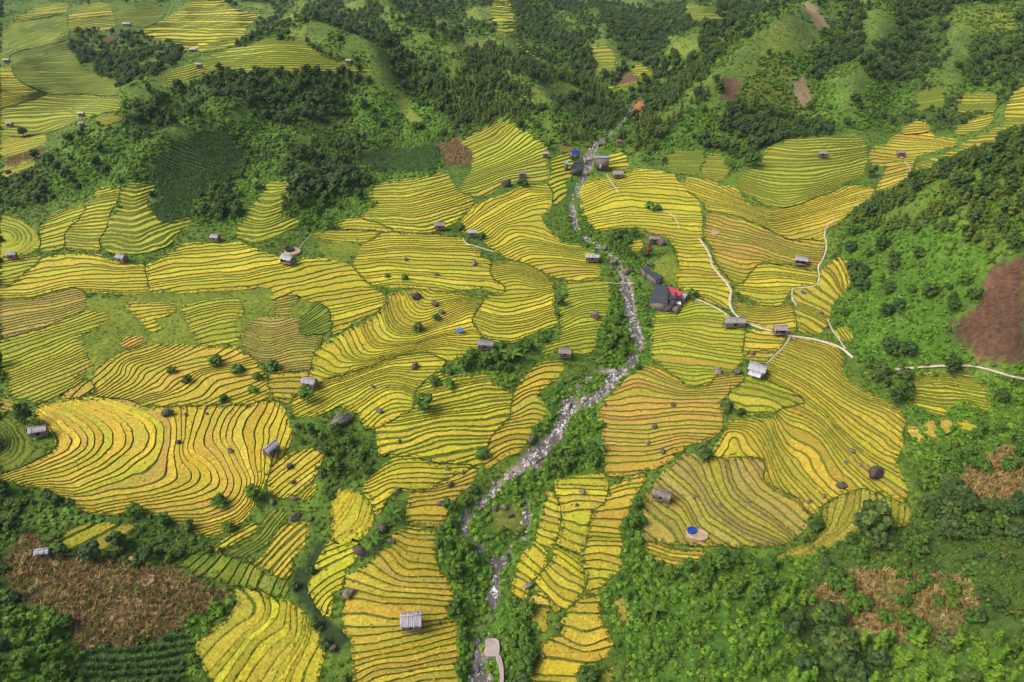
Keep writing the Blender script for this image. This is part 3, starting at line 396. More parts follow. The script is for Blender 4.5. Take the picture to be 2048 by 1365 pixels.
# ---------------------------------------------------------------- terrain height
cx = []
for px, py, z in pts(CTRL):
    u, f, d = ray(px, py); t = z/d; cx.append((t*u, t*f, z+CAM_H))
for px, py, t in pts(CTRL_T):
    u, f, d = ray(px, py); cx.append((t*u, t*f, t*d+CAM_H))
for x, y, z in ((-900,1300,90),(-400,1350,100),(0,1400,90),(500,1300,110),(900,1100,120),(900,500,120),(-900,900,70),(-800,450,60),(-350,120,20),(380,130,70),(-200,20,15),(220,20,40),(0,20,3),(-500,250,40),(550,300,110)):
    cx.append((x, y, z))
cx = np.array(cx)
BASE = TPS(cx[:, :2], cx[:, 2], 0.004, 100.0)
RIV = []
GX, GY = np.arange(-720, 721, 4.0), np.arange(16, 1300, 4.0)
gx, gy = np.meshgrid(GX, GY)
def base_z(x, y):
    z = BASE(np.stack([x, y], 1))
    far = np.clip((y-330)/120, 0, 1)
    hil = np.clip((y-380)/150, 0, 1)
    return z+far*(3.2*fbm(x/55, y/55, 3, 3))+hil*(13*(.45-np.abs(noise(x/95+.2*y/95, y/120, 13)))+5*(.4-np.abs(noise(x/42+.3*y/42, y/60, 14))))+.35*fbm(x/14, y/14, 9, 2)
gz = base_z(gx.ravel(), gy.ravel()).reshape(gx.shape)
def grid_z(x, y, G=None):
    G = gz if G is None else G
    a = np.clip((x-GX[0])/4, 0, len(GX)-1.001); b = np.clip((y-GY[0])/4, 0, len(GY)-1.001)
    i = a.astype(int); j = b.astype(int); fx = a-i; fy = b-j
    return (G[j, i]*(1-fx)+G[j, i+1]*fx)*(1-fy)+(G[j+1, i]*(1-fx)+G[j+1, i+1]*fx)*fy
def ground(p, G=None):
    """photo pixel -> point where that line of sight first meets the ground"""
    p = np.asarray(p, float).reshape(-1, 2); u, f, d = ray(p[:, 0], p[:, 1])
    ts = 60*np.exp(np.linspace(0, math.log(1500/60), 420)); hit = np.full(len(p), 1500.0)
    for k0 in range(0, len(p), 400):
        sl = slice(k0, k0+400); U, F_, D = u[sl, None], f[sl, None], d[sl, None]; tt = ts[None]
        bel = (tt*D+CAM_H) < grid_z((tt*U).ravel(), (tt*F_).ravel(), G).reshape(-1, len(ts)); bel[:, -1] = True
        k = np.maximum(bel.argmax(1), 1); lo, hi = ts[k-1], ts[k]; U, F_, D = U[:, 0], F_[:, 0], D[:, 0]
        for _ in range(11):
            m = (lo+hi)/2; bl = (m*D+CAM_H) < grid_z(m*U, m*F_, G); hi = np.where(bl, m, hi); lo = np.where(bl, lo, m)
        hit[sl] = hi
    return np.stack([hit*u, hit*f, hit*d+CAM_H], 1)
def sculpt(poly, h, wd):
    global gz
    g = ground(catmull(np.array(pts(poly)), 4))[:, :2]; q = np.stack([gx.ravel(), gy.ravel()], 1); m = ((q > g.min(0)-3*wd) & (q < g.max(0)+3*wd)).all(1); d, _, _ = seg_dist(q[m], g, False)
    add = np.zeros(len(q)); add[m] = h*np.exp(-(d/wd)**1.6); gz = gz+add.reshape(gz.shape)
for _p, _h, _w in RIDGES: sculpt(_p, _h, _w)
for s in RIVER:
    p = np.array(pts(s)); g = ground(p[:, :2]); c = catmull(np.c_[g[:, :2], p[:, 2]], 5); RIV.append(c)
def river_dist(x, y):
    q = np.stack([x, y], 1); r = np.full(len(q), 1e9)
    for c in RIV:
        d, a, t = seg_dist(q, c[:, :2], False); wd = c[a, 2]*(1-t)+c[np.minimum(a+1, len(c)-1), 2]*t
        r = np.minimum(r, d-wd/2)
    return r
_q = np.stack([gx.ravel(), gy.ravel()], 1); _c = np.vstack([resample(c[:, :2], 9.0) for c in RIV]); _n = np.zeros(len(_q), bool)
for c in _c: _n |= ((_q-c)**2).sum(1) < 400
rd = np.full(len(_q), 12.0); rd[_n] = np.minimum(12, river_dist(_q[_n, 0], _q[_n, 1])); rd = rd.reshape(gx.shape)
def carve(d): return -1.5*np.clip(1-(d+.6)/3.2, 0, 1)**1.5
gz0 = gz; gz = gz0+carve(rd)
def _blur0(a, r):
    k = 2*r+1
    for ax in (0, 1):
        p = np.concatenate([np.repeat(np.take(a, [0], ax), r+1, ax), a, np.repeat(np.take(a, [-1], ax), r, ax)], ax).cumsum(ax); a = (np.take(p, range(k, k+a.shape[ax]), ax)-np.take(p, range(0, a.shape[ax]), ax))/k
    return a
CONC = _blur0(gz0, 4)-gz0; CONC = _blur0(CONC, 1)                 # > 0 in gullies, < 0 on crests
def crest(x, y): return np.clip((-grid_z(x, y, CONC)-.55+.5*noise(x/11, y/11, 44))/1.2, 0, 1)*np.clip((y-290)/40, 0, 1)
def land(x, y): return grid_z(x, y, gz0)+carve(grid_z(x, y, rd))
# ---------------------------------------------------------------- materials
def new_mat(name):
    m = bpy.data.materials.new(name); m.use_nodes = True; n = m.node_tree; b = n.nodes['Principled BSDF']
    b.inputs['Roughness'].default_value = .85; b.inputs['Specular IOR Level'].default_value = .2
    return m, n, b
def nd(n, t, **k):
    o = n.nodes.new(t)
    for a, v in k.items():
        if a.startswith('i_'): o.inputs[a[2:].replace('_', ' ')].default_value = v
        else: setattr(o, a, v)
    return o
def mixc(n, fac, a, b, mode='MIX'):
    m = n.nodes.new('ShaderNodeMix'); m.data_type = 'RGBA'; m.blend_type = mode
    for i, v in ((0, fac), (6, a), (7, b)):
        if hasattr(v, 'is_output') or isinstance(v, bpy.types.NodeSocket): n.links.new(v, m.inputs[i])
        else: m.inputs[i].default_value = v if i == 0 else (*v[:3], 1)
    return m.outputs[2]
def noise_tex(n, scale, detail=3, rough=.6, coord='Object', w=None, stretch=None):
    tc = n.nodes.new('ShaderNodeNewGeometry') if coord == 'World' else n.nodes.new('ShaderNodeTexCoord')
    src = tc.outputs['Position'] if coord == 'World' else tc.outputs[coord]
    if stretch:
        mp = n.nodes.new('ShaderNodeMapping'); mp.inputs['Scale'].default_value = stretch; n.links.new(src, mp.inputs[0]); src = mp.outputs[0]
    t = n.nodes.new('ShaderNodeTexNoise'); t.inputs['Scale'].default_value = scale; t.inputs['Detail'].default_value = detail; t.inputs['Roughness'].default_value = rough
    n.links.new(src, t.inputs['Vector']); return t
def ramp(n, src, stops):
    r = n.nodes.new('ShaderNodeValToRGB'); e = r.color_ramp.elements
    while len(e) < len(stops): e.new(.5)
    for k, (p, c) in zip(e, stops): k.position = p; k.color = (*c, 1) if len(c) == 3 else c
    n.links.new(src, r.inputs[0]); return r.outputs[0]
def bump(n, b, src, strength, dist):
    bp = n.nodes.new('ShaderNodeBump'); bp.inputs['Strength'].default_value = strength; bp.inputs['Distance'].default_value = dist
    n.links.new(src, bp.inputs['Height']); n.links.new(bp.outputs[0], b.inputs['Normal'])
def g3(v): return (v, v, v)
# rice canopy: the plot's own ripeness is the object colour
M_RICE, n, b = new_mat('rice_canopy')
oi = n.nodes.new('ShaderNodeObjectInfo')
big = noise_tex(n, .09, 3, .6, 'World'); fine = noise_tex(n, 1.5, 4, .8, 'World')
c = mixc(n, ramp(n, big.outputs[0], [(.40, g3(0)), (.68, g3(.5))]), oi.outputs['Color'], (.24, .27, .016))
c2 = mixc(n, ramp(n, noise_tex(n, .35, 3, .6, 'World').outputs[0], [(.5, g3(0)), (.78, g3(.45))]), c, (.36, .21, .035))
c3 = mixc(n, 1.0, c2, ramp(n, fine.outputs[0], [(.28, g3(.5)), (.5, g3(.95)), (.72, g3(1.5))]), 'MULTIPLY')
n.links.new(c3, b.inputs['Base Color']); bump(n, b, fine.outputs[0], .9, .35)
# grassy bank
M_BANK, n, b = new_mat('bank_grass')
f1 = noise_tex(n, 1.3, 4, .7, 'World'); f2 = noise_tex(n, .12, 2, .5, 'World')
c = ramp(n, f1.outputs[0], [(.25, (.04, .065, .006)), (.55, (.09, .12, .010)), (.8, (.16, .17, .016))])
c = mixc(n, ramp(n, f2.outputs[0], [(.4, g3(0)), (.7, g3(.6))]), c, (.10, .11, .014))
n.links.new(c, b.inputs['Base Color']); bump(n, b, f1.outputs[0], 1, .4)
# terrain: land cover colour from the survey, broken up by noise
M_LAND, n, b = new_mat('land_cover')
at = n.nodes.new('ShaderNodeAttribute'); at.attribute_name = 'cover'
f1 = noise_tex(n, .8, 5, .72, 'World'); f2 = noise_tex(n, .07, 4, .6, 'World')
c = mixc(n, 1.0, at.outputs['Color'], ramp(n, f1.outputs[0], [(.28, g3(.45)), (.5, g3(.95)), (.75, g3(1.6))]), 'MULTIPLY')
c = mixc(n, 1.0, c, ramp(n, f2.outputs[0], [(.3, (.7, .75, .7)), (.7, (1.25, 1.15, 1.1))]), 'MULTIPLY')
n.links.new(c, b.inputs['Base Color']); bump(n, b, f1.outputs[0], 1, .6)
# ---------------------------------------------------------------- object helpers
def mesh_np(name, V, F, mats, midx=None, smooth=False):
    """V (n,3); F (m,3|4) int array"""
    V = np.asarray(V, np.float32); F = np.asarray(F, np.int32); k = F.shape[1]
    me = bpy.data.meshes.new(name); me.vertices.add(len(V)); me.vertices.foreach_set('co', V.ravel())
    me.loops.add(F.size); me.loops.foreach_set('vertex_index', F.ravel())
    me.polygons.add(len(F)); me.polygons.foreach_set('loop_start', np.arange(0, F.size, k, dtype=np.int32)); me.polygons.foreach_set('loop_total', np.full(len(F), k, np.int32))
    for m in mats: me.materials.append(m)
    if midx is not None: me.polygons.foreach_set('material_index', np.asarray(midx, np.int32))
    if smooth: me.polygons.foreach_set('use_smooth', np.ones(len(F), bool))
    me.update(calc_edges=True); return me
def link(name, data, parent=None, loc=None, kind=None, label=None, cat=None, group=None, rot=None, scale=None):
    o = bpy.data.objects.new(name, data); COL.objects.link(o)
    if parent is not None: o.parent = parent
    if loc is not None: o.location = loc
    if rot is not None: o.rotation_euler = rot
    if scale is not None: o.scale = scale if hasattr(scale, '__len__') else (scale,)*3
    if kind: o['kind'] = kind
    if label: o['label'] = label
    if cat: o['category'] = cat
    if group: o['group'] = group
    return o
# ---------------------------------------------------------------- land cover map (half photo resolution, 160 px margin)
MX, MY, MS = 160, 160, 2.0
MW, MH = int((2048+2*MX)/MS), int((1365+2*MY)/MS)
mxx, myy = np.meshgrid(np.arange(MW)*MS-MX, np.arange(MH)*MS-MY); MP = np.stack([mxx.ravel(), myy.ravel()], 1)
KINDS_C = ['grass', 'scrub', 'meadow', 'lush', 'hill', 'pale', 'crop', 'soil', 'redsoil', 'drycorn', 'dark', 'field', 'turf', 'tan']
def fill(map_, poly, val):
    x0, y0 = poly.min(0); x1, y1 = poly.max(0)
    i0, i1 = max(0, int((x0+MX)/MS)), min(MW, int((x1+MX)/MS)+2); j0, j1 = max(0, int((y0+MY)/MS)), min(MH, int((y1+MY)/MS)+2)
    if i1 <= i0 or j1 <= j0: return
    sub = np.stack([mxx[j0:j1, i0:i1].ravel(), myy[j0:j1, i0:i1].ravel()], 1)
    map_[j0:j1, i0:i1][inside(sub, poly).reshape(j1-j0, i1-i0)] = val
CMAP = np.zeros((MH, MW), np.int16)
def wob(p, a=5): return p+a*np.stack([noise(p[:, 0]/23, p[:, 1]/23, 5), noise(p[:, 0]/23, p[:, 1]/23, 6)], 1)
for line in COVER.strip().splitlines():
    k, s = line.split(':'); fill(CMAP, wob(resample(np.array(pts(s)+pts(s)[:1]), 12)), KINDS_C.index(k))
def at_map(M, px, py):
    return M[np.clip(((py+MY)/MS).astype(int), 0, MH-1), np.clip(((px+MX)/MS).astype(int), 0, MW-1)]
def box_blur(a, r):
    k = 2*r+1
    for ax in (0, 1):
        p = np.concatenate([np.repeat(np.take(a, [0], ax), r+1, ax), a, np.repeat(np.take(a, [-1], ax), r, ax)], ax).cumsum(ax)
        n_ = a.shape[ax]; a = (np.take(p, range(k, k+n_), ax)-np.take(p, range(0, n_), ax))/k
    return a
FOUT = []
FMAP = np.zeros((MH, MW), np.int16)
for i, F in enumerate(FIELDS):
    q = SH(F[0], F[4]); q = resample(np.vstack([q, q[:1]]), 7.0)[:-1]; q = (np.roll(q, 1, 0)+2*q+np.roll(q, -1, 0))/4
    q = q+2.2*np.stack([noise(q[:, 0]/11, q[:, 1]/11, 5), noise(q[:, 0]/11, q[:, 1]/11, 6)], 1); FOUT.append(q); fill(FMAP, q, i+1)
FSEAM = np.zeros((MH, MW)); FSEAM[:, 1:] += FMAP[:, 1:] != FMAP[:, :-1]; FSEAM[1:] += FMAP[1:] != FMAP[:-1]; FSEAM = box_blur(FSEAM, 10)
FNEAR = [[j for j in range(len(FOUT)) if j != i and (FOUT[j].min(0) < FOUT[i].max(0)+14).all() and (FOUT[j].max(0) > FOUT[i].min(0)-14).all()] for i in range(len(FOUT))]
WMAP = np.zeros((MH, MW), np.int16)
for line in WOODS.strip().splitlines():
    k, s = line.split('|'); fill(WMAP, wob(smooth_closed(np.array(pts(s)), 1), 8), 1+'ab'.index(k))
CCOL = {'grass': (.075, .135, .014), 'scrub': (.045, .085, .012), 'meadow': (.125, .165, .013), 'lush': (.05, .12, .010), 'hill': (.060, .135, .012), 'pale': (.125, .15, .02), 'crop': (.05, .10, .02), 'soil': (.105, .056, .035), 'redsoil': (.26, .09, .045), 'drycorn': (.27, .18, .085), 'dark': (.02, .04, .01), 'field': (.06, .09, .01), 'turf': (.12, .17, .024), 'tan': (.25, .18, .10)}
# ---------------------------------------------------------------- the ground sheet
ys = [22.0]
while ys[-1] < 1290:
    y = ys[-1]; ys.append(y+(1.15 if y < 130 else 1.3 if y < 240 else 1.6 if y < 330 else 2.0 if y < 520 else 3.5 if y < 750 else 8))
ys = np.array(ys); ss = np.linspace(-1.06, 1.06, 560)
TX = ss[None]*(76+.8*ys[:, None]); TY = np.repeat(ys[:, None], len(ss), 1)
tx, ty = TX.ravel(), TY.ravel(); tz = land(tx, ty)
ppx, ppy, pd = project(tx, ty, tz)
fld = (FMAP > 0).astype(float); fldc = box_blur(fld, 2)
inner = np.clip((fldc-.55)/.4, 0, 1)
low = inner[np.clip(((ppy+MY)/MS).astype(int), 0, MH-1), np.clip(((ppx+MX)/MS).astype(int), 0, MW-1)]
tz2 = tz-1.5*low+.25*fbm(tx/2.5, ty/2.5, 21, 2)*(1-low)
rgb = np.array([CCOL[k] for k in KINDS_C])[CMAP]
rgb = np.stack([box_blur(rgb[:, :, k], 2) for k in range(3)], 2)
def rag(px, py, x, y): k = 1+np.clip((py-300)/500, 0, 1); return px+k*(7*noise(x/7, y/7, 61)+4*noise(x/2.2, y/2.2, 62)), py+k*(4*noise(x/7, y/7, 63)+2.5*noise(x/2.2, y/2.2, 64))
tc_ = at_map(rgb, *rag(ppx, ppy, tx, ty))
def clearing(x, y): return np.clip((noise(x/34, y/34, 71)+.5*noise(x/13, y/13, 72)-.05)/.35, 0, 1)
_dc = (at_map(CMAP, *rag(ppx, ppy, tx, ty)) == KINDS_C.index('drycorn'))*np.clip((noise(tx/9, ty/9, 75)+.5*noise(tx/3, ty/3, 76))/.4, 0, 1); tc_ = tc_*(1-_dc[:, None])+np.array((.12, .13, .03))*_dc[:, None]
_sc = (at_map(CMAP, ppx, ppy) == KINDS_C.index('scrub'))*clearing(tx, ty); tc_ = tc_*(1-_sc[:, None])+np.array((.085, .15, .018))*_sc[:, None]
_cr = np.isin(at_map(CMAP, ppx, ppy), [1, 4, 5])*crest(tx, ty)*.85; tc_ = tc_*(1-_cr[:, None])+np.array((.085, .14, .020))*_cr[:, None]
# stream bed of gravel
rdv = grid_z(tx, ty, rd)
gm = np.clip(1-(rdv+.1)/.8, 0, 1)[:, None]
tc_ = tc_*(1-gm)+np.array((.22, .185, .15))*gm
nr, ncol = len(ys), len(ss); ii = np.arange(nr*ncol).reshape(nr, ncol)
quads = np.stack([ii[:-1, :-1], ii[:-1, 1:], ii[1:, 1:], ii[1:, :-1]], -1).reshape(-1, 4)
me = mesh_np('terrain', np.stack([tx, ty, tz2], 1), quads, [M_LAND], smooth=True)
ca = me.color_attributes.new('cover', 'FLOAT_COLOR', 'POINT'); ca.data.foreach_set('color', np.c_[tc_, np.ones(len(tc_))].astype(np.float32).ravel())
link('terrain', me, kind='structure', label='green valley floor and hillsides around the terraced fields')
# ---------------------------------------------------------------- terraced fields
RICE = {'Y': (.42, .345, .024), 'G': (.40, .287, .028), 'O': (.37, .225, .04), 'B': (.28, .195, .055), 'L': (.28, .29, .02), 'V': (.085, .135, .012), 'D': (.23, .20, .025)}
def split_levels(P, T, offs):
    """cut triangles along every level k+off; P columns: x,y,f"""
    offs = np.array(sorted(offs)); eps = 1e-4; done = []
    for _ in range(60):
        f = P[:, 2][T]; o = np.argsort(f, 1); T = np.take_along_axis(T, o, 1); f = np.take_along_axis(f, o, 1)
        base = np.floor(f[:, 0]); cand = np.concatenate([base[:, None]+offs, base[:, None]+1+offs], 1)
        cand = np.where(cand > f[:, :1]+eps, cand, 1e9); c = cand.min(1)
        cut = c < f[:, 2]-eps
        done.append(T[~cut])
        if not cut.any(): break
        T, f, c = T[cut], f[cut], c[cut]
        N = len(P)
        def mk(i, j, c):
            fi, fj = P[i, 2], P[j, 2]; t = ((c-fi)/(fj-fi))[:, None]
            return np.c_[P[i, :2]*(1-t)+P[j, :2]*t, c]
        a, b_, d = T.T
        hi = f[:, 1] > c+eps; lo = f[:, 1] < c-eps; eq = ~hi & ~lo
        m = len(T)
        pad = mk(a, d, c); ad = N+np.arange(m)
        oth = np.where(hi[:, None], mk(a, np.where(hi, b_, d), c), mk(np.where(hi, a, b_) if True else b_, d, c)) if False else np.empty((m, 3))
        if hi.any(): oth[hi] = mk(a[hi], b_[hi], c[hi])
        if lo.any(): oth[lo] = mk(b_[lo], d[lo], c[lo])
        oth[eq] = P[b_[eq]]
        ot = N+m+np.arange(m); P = np.vstack([P, pad, oth])
        nxt = []
        h = np.where(hi)[0]; done.append(np.stack([a[h], ot[h], ad[h]], 1)); nxt += [np.stack([ot[h], b_[h], d[h]], 1), np.stack([ot[h], d[h], ad[h]], 1)]
        l = np.where(lo)[0]; done += [np.stack([a[l], b_[l], ot[l]], 1), np.stack([a[l], ot[l], ad[l]], 1)]; nxt.append(np.stack([ot[l], d[l], ad[l]], 1))
        e = np.where(eq)[0]; done.append(np.stack([a[e], b_[e], ad[e]], 1)); nxt.append(np.stack([b_[e], d[e], ad[e]], 1))
        T = np.vstack(nxt)
        if not len(T): break
    return P, np.vstack(done)
def weld(P, T, tol=1e-3):
    key = (np.round(P[:, 0]/tol).astype(np.int64) << 31)+np.round(P[:, 1]/tol).astype(np.int64)
    _, idx, inv = np.unique(key, return_index=True, return_inverse=True)
    T = inv.ravel()[T]; P = P[idx]
    ok = (T[:, 0] != T[:, 1]) & (T[:, 1] != T[:, 2]) & (T[:, 0] != T[:, 2]); T = T[ok]
    ab = P[T[:, 1], :2]-P[T[:, 0], :2]; ac = P[T[:, 2], :2]-P[T[:, 0], :2]; flip = ab[:, 0]*ac[:, 1]-ab[:, 1]*ac[:, 0] < 0
    T[flip] = T[flip][:, ::-1]
    return P, T
def components(T, key):
    """labels of triangles connected through shared vertices with equal key"""
    vk, inv = np.unique(T.ravel().astype(np.int64)*4096+np.repeat(key-key.min(), 3), return_inverse=True); inv = inv.reshape(-1, 3)
    lab = np.arange(len(vk))
    while True:
        m = lab[inv].min(1); new = lab.copy()
        for k in range(3): np.minimum.at(new, inv[:, k], m)
        new = new[new]; new = new[new]
        if (new == lab).all(): break
        lab = new
    return lab[inv[:, 0]]
N_PADDY = 0; SPOTS = {}
FIELD_TOP = []      # for standing things on the fields
def build_field(i, F):
    global N_PADDY
    sheet, col, bank, label, outline, guides = F; bank *= .62 if bank < .32 else 1.1
    out = FOUT[i]; og = ground(out)
    md = np.median(np.sqrt((og**2).sum(1)*1.0+0*og[:, 0])) ; dist = np.median(np.hypot(np.hypot(og[:, 0], og[:, 1]), CAM_H-og[:, 2]))
    gp, gv = [], []
    for g in guides:
        v, s = g.split(':'); q = SH(sheet, s); q = resample(q, 22); gp.append(q); gv += [float(v)]*len(q)
    gp = np.vstack(gp); gv = np.array(gv); gv = gv+1e-4*RNG.standard_normal(len(gv))
    T_ = TPS(gp, gv, .02, 100.0)
    step = 4.6*dist/FPX
    lo = og[:, :2].min(0)-2*step; hi = og[:, :2].max(0)+2*step
    if (hi-lo).max() > 400: step *= 1.6
    sy = step*1.35
    xs = np.arange(lo[0], hi[0]+step, step); yv = np.arange(lo[1], hi[1]+sy, sy)
    X, Y = np.meshgrid(xs, yv); X = X+(np.arange(len(yv))[:, None] % 2)*step*.5
    x, y = X.ravel(), Y.ravel()
    def sdist(x, y):
        z = land(x, y); px, py, _ = project(x, y, z); q = np.stack([px, py], 1)
        s = np.where(at_map(FMAP, px, py) == i+1, 20.0, -20.0); m = at_map(FSEAM, px, py) > 0
        if m.any(): dm, _, _ = seg_dist(q[m], out, True); s[m] = np.clip(np.where(inside(q[m], out), dm, -dm), -20, 20)
        r = s+3.5
        near = np.where((s > -14) & (s < 14))[0]
        for j in FNEAR[i]:
            if not len(near): break
            dj, _, _ = seg_dist(q[near], FOUT[j], True); sj = np.where(inside(q[near], FOUT[j]), dj, -dj)
            r[near] = np.minimum(r[near], (s[near]-sj)/2-1.0)
        return r, q
    s, q = sdist(x, y)
    n_, m_ = len(yv), len(xs); id_ = np.arange(n_*m_).reshape(n_, m_)
    a, b_, c, d = id_[:-1, :-1].ravel(), id_[:-1, 1:].ravel(), id_[1:, 1:].ravel(), id_[1:, :-1].ravel()
    odd = np.repeat((np.arange(n_-1) % 2)[:, None], m_-1, 1).ravel().astype(bool)
    T = np.vstack([np.stack([a, b_, c], 1)[odd], np.stack([a, c, d], 1)[odd], np.stack([a, b_, d], 1)[~odd], np.stack([b_, c, d], 1)[~odd]])
    T = T[(s[T] > -14).any(1)]
    if not len(T): return
    used = np.unique(T); remap = np.full(len(x), -1); remap[used] = np.arange(len(used)); T = remap[T]; x, y, s, q = x[used], y[used], s[used], q[used]
    # trim to the outline
    P, T = split_levels(np.c_[x, y, np.clip(s/1000, -.4, .4)+.5], T, [.5]); P, T = weld(P, T)
    T = T[P[T, 2].mean(1) > .5]
    if len(T) < 2: return
    x, y = P[:, 0], P[:, 1]; z = land(x, y); px, py, _ = project(x, y, z)
    f = T_(np.stack([px, py], 1))
    amp = 1.0 if dist < 350 else .6
    f = f+amp*(.75*noise(x/26, y/26, i+7)+.34*noise(x/10, y/10, i)+.16*noise(x/4.3, y/4.3, i+50)+.07*noise(x/1.7, y/1.7, i+90))
    f = f*(.74 if dist < 170 else .88 if dist < 205 else 1.12)
    rw = np.random.default_rng(i+900); kmin = math.floor(f.min())-1; wds = np.exp(rw.normal(0, .30, int(f.max()-kmin)+4)); wds /= wds.mean(); f = np.interp(f, kmin+np.r_[0, np.cumsum(wds)], kmin+np.arange(len(wds)+1))
    # uphill test and rise per terrace from the lie of the land
    e = P[T]; zz = z[T]; ff = f[T]
    d1 = e[:, 1, :2]-e[:, 0, :2]; d2 = e[:, 2, :2]-e[:, 0, :2]; det = d1[:, 0]*d2[:, 1]-d1[:, 1]*d2[:, 0]; det = np.where(np.abs(det) < 1e-9, 1e-9, det)
    def grad(v):
        a1 = v[:, 1]-v[:, 0]; a2 = v[:, 2]-v[:, 0]
        return np.stack([(a1*d2[:, 1]-a2*d1[:, 1])/det, (a2*d1[:, 0]-a1*d2[:, 0])/det], 1)
    gz_, gf_ = grad(zz), grad(ff); dot = (gz_*gf_).sum(1); ar = np.abs(det)
    if (np.sign(dot)*ar).sum() < 0: f = -f; gf_ = -gf_; dot = -dot
    A_t = np.median(np.clip(dot/np.maximum((gf_**2).sum(1), 1e-6), 0, 3))
    A = float(np.clip(A_t*1.0, .30, 1.3))
    w_t = 1/np.median(np.sqrt((gf_**2).sum(1)))          # terrace width on the ground
    drop = min(.38, .16*w_t) if dist < 420 else .15
    lip = drop*.55
    e_ = min(.07, .3*bank); u1 = 1-bank
    kf = np.floor(f); uf = f-kf; wl = 1-np.clip(bank*(.30+.95*(noise(x/9+3*kf, y/9, i+31)*.5+.5)**1.3*1.5), .03, .6); f = kf+np.interp(0, [0], [0])+np.where(uf < wl, uf/wl*u1, u1+(uf-wl)/(1-wl)*(1-u1))
    offs = [0, u1] + ([u1+e_, 1-e_] if dist < 420 else [])
    P, T = split_levels(np.c_[x, y, f], T, offs); P, T = weld(P, T)
    fc = P[T, 2].mean(1); lev = np.floor(fc).astype(int); u = fc-lev; mid = (u > u1+(e_*.6 if dist < 420 else 0)).astype(int)
    x, y, f = P.T; k = np.floor(f+1e-6); uu = f-k
    S = np.interp(uu, [0, u1, u1+e_, 1-e_, 1], [0, 0, -drop/A, 1-lip/A, 1]) if dist < 420 else np.interp(uu, [0, u1, 1], [0, 0, 1])
    z = land(x, y)+A*(S-uu)+A*.5+.12+.05*noise(x/.9, y/.9, 4)*(uu < u1)
    comp = components(T, lev)
    if dist < 330:
        tp = np.stack([x, y, z], 1)[T]; ar = .5*np.linalg.norm(np.cross(tp[:, 1]-tp[:, 0], tp[:, 2]-tp[:, 0]), axis=1)
        for kind_, m_, dn in (('rice', mid == 0, .55 if dist < 200 else .30), ('bank', mid == 1, .9 if dist < 200 else .5)):
            ii_ = np.where(m_)[0]
            if not len(ii_): continue
            cdf = np.cumsum(ar[ii_]); nn = int(cdf[-1]*dn); tr_ = ii_[np.minimum(np.searchsorted(cdf, RNG.random(nn)*cdf[-1]), len(ii_)-1)]; b1 = np.sqrt(RNG.random(nn))[:, None]; b2 = RNG.random(nn)[:, None]
            SPOTS.setdefault(col if kind_ == 'rice' else 'bank', []).append(tp[tr_, 0]*(1-b1)+tp[tr_, 1]*b1*(1-b2)+tp[tr_, 2]*b1*b2)
    root = link('terraced_field', None, loc=(float(x.mean()), float(y.mean()), float(z.mean())), kind='thing', label=label, cat='rice field', group='terraced rice fields in the valley')
    ox, oy, oz = root.location
    V = np.stack([x-ox, y-oy, z-oz], 1)
    ids, cnt = np.unique(comp, return_counts=True)
    base = np.array(RICE[col]); rs = np.random.default_rng(i+100)
    order = np.argsort(comp, kind='stable'); starts = np.searchsorted(comp[order], ids)
    trend = {}
    rest = []
    for c0, st, ct in zip(ids, starts, cnt):
        tri = order[st:st+ct]
        if ct < 8 or (len(ids) > 290 and ct < np.sort(cnt)[-290]): rest.append(tri); continue
        vs, inv = np.unique(T[tri], return_inverse=True)
        o = link('paddy', mesh_np('paddy', V[vs], inv.reshape(-1, 3), [M_RICE, M_BANK], mid[tri]), root)
        L = int(lev[tri[0]]); r = rs.normal(0, 1, 3)
        cc = base*(1+.13*r[0])
        if col in 'YGL' and rs.random() < .14: cc = .5*cc+.5*np.array(RICE['O'])*(1+.1*r[1])
        if col in 'YGBO' and rs.random() < .2: cc = .55*cc+.45*np.array(RICE['L'])
        if col == 'B' and rs.random() < .3: cc = .5*cc+.5*np.array(RICE['G'])
        cc = cc*np.array([1, 1+.05*r[1], 1+.2*r[2]])
        o.color = (*np.clip(cc, 0, 1), 1); N_PADDY += 1
    if rest:
        tri = np.concatenate(rest); vs, inv = np.unique(T[tri], return_inverse=True)
        o = link('paddy_scraps', mesh_np('paddy_scraps', V[vs], inv.reshape(-1, 3), [M_RICE, M_BANK], mid[tri]), root, kind='stuff'); o.color = (*base, 1)
import time as _t
_t0 = _t.time()
for i, F in enumerate(FIELDS): build_field(i, F)
print('fields', N_PADDY, 'paddies', sum(len(o.data.polygons) for o in bpy.data.objects if o.type == 'MESH'), 'tris', _t.time()-_t0)
# ---------------------------------------------------------------- plants
def leaf_mat(name, cols, trans=.25, rough=.7):
    m, n, b = new_mat(name); oi = n.nodes.new('ShaderNodeObjectInfo')
    c = ramp(n, oi.outputs['Random'], [(k/(len(cols)-1) if len(cols) > 1 else 0, q) for k, q in enumerate(cols)])
    gi = n.nodes.new('ShaderNodeNewGeometry')
    v = ramp(n, gi.outputs['Random Per Island'], [(0, g3(.62)), (1, g3(1.35))])
    c = mixc(n, 1.0, c, v, 'MULTIPLY'); n.links.new(c, b.inputs['Base Color']); b.inputs['Roughness'].default_value = rough
    tr = n.nodes.new('ShaderNodeBsdfTranslucent'); n.links.new(c, tr.inputs['Color'])
    mx = n.nodes.new('ShaderNodeMixShader'); mx.inputs[0].default_value = trans
    n.links.new(b.outputs[0], mx.inputs[1]); n.links.new(tr.outputs[0], mx.inputs[2]); n.links.new(mx.outputs[0], n.nodes['Material Output'].inputs['Surface'])
    return m
M_LDARK = leaf_mat('leaf_dark', [(.034, .070, .015), (.054, .099, .016), (.041, .084, .025), (.084, .122, .021)])
M_LMID = leaf_mat('leaf_mid', [(.05, .115, .012), (.085, .15, .014), (.06, .13, .02)])
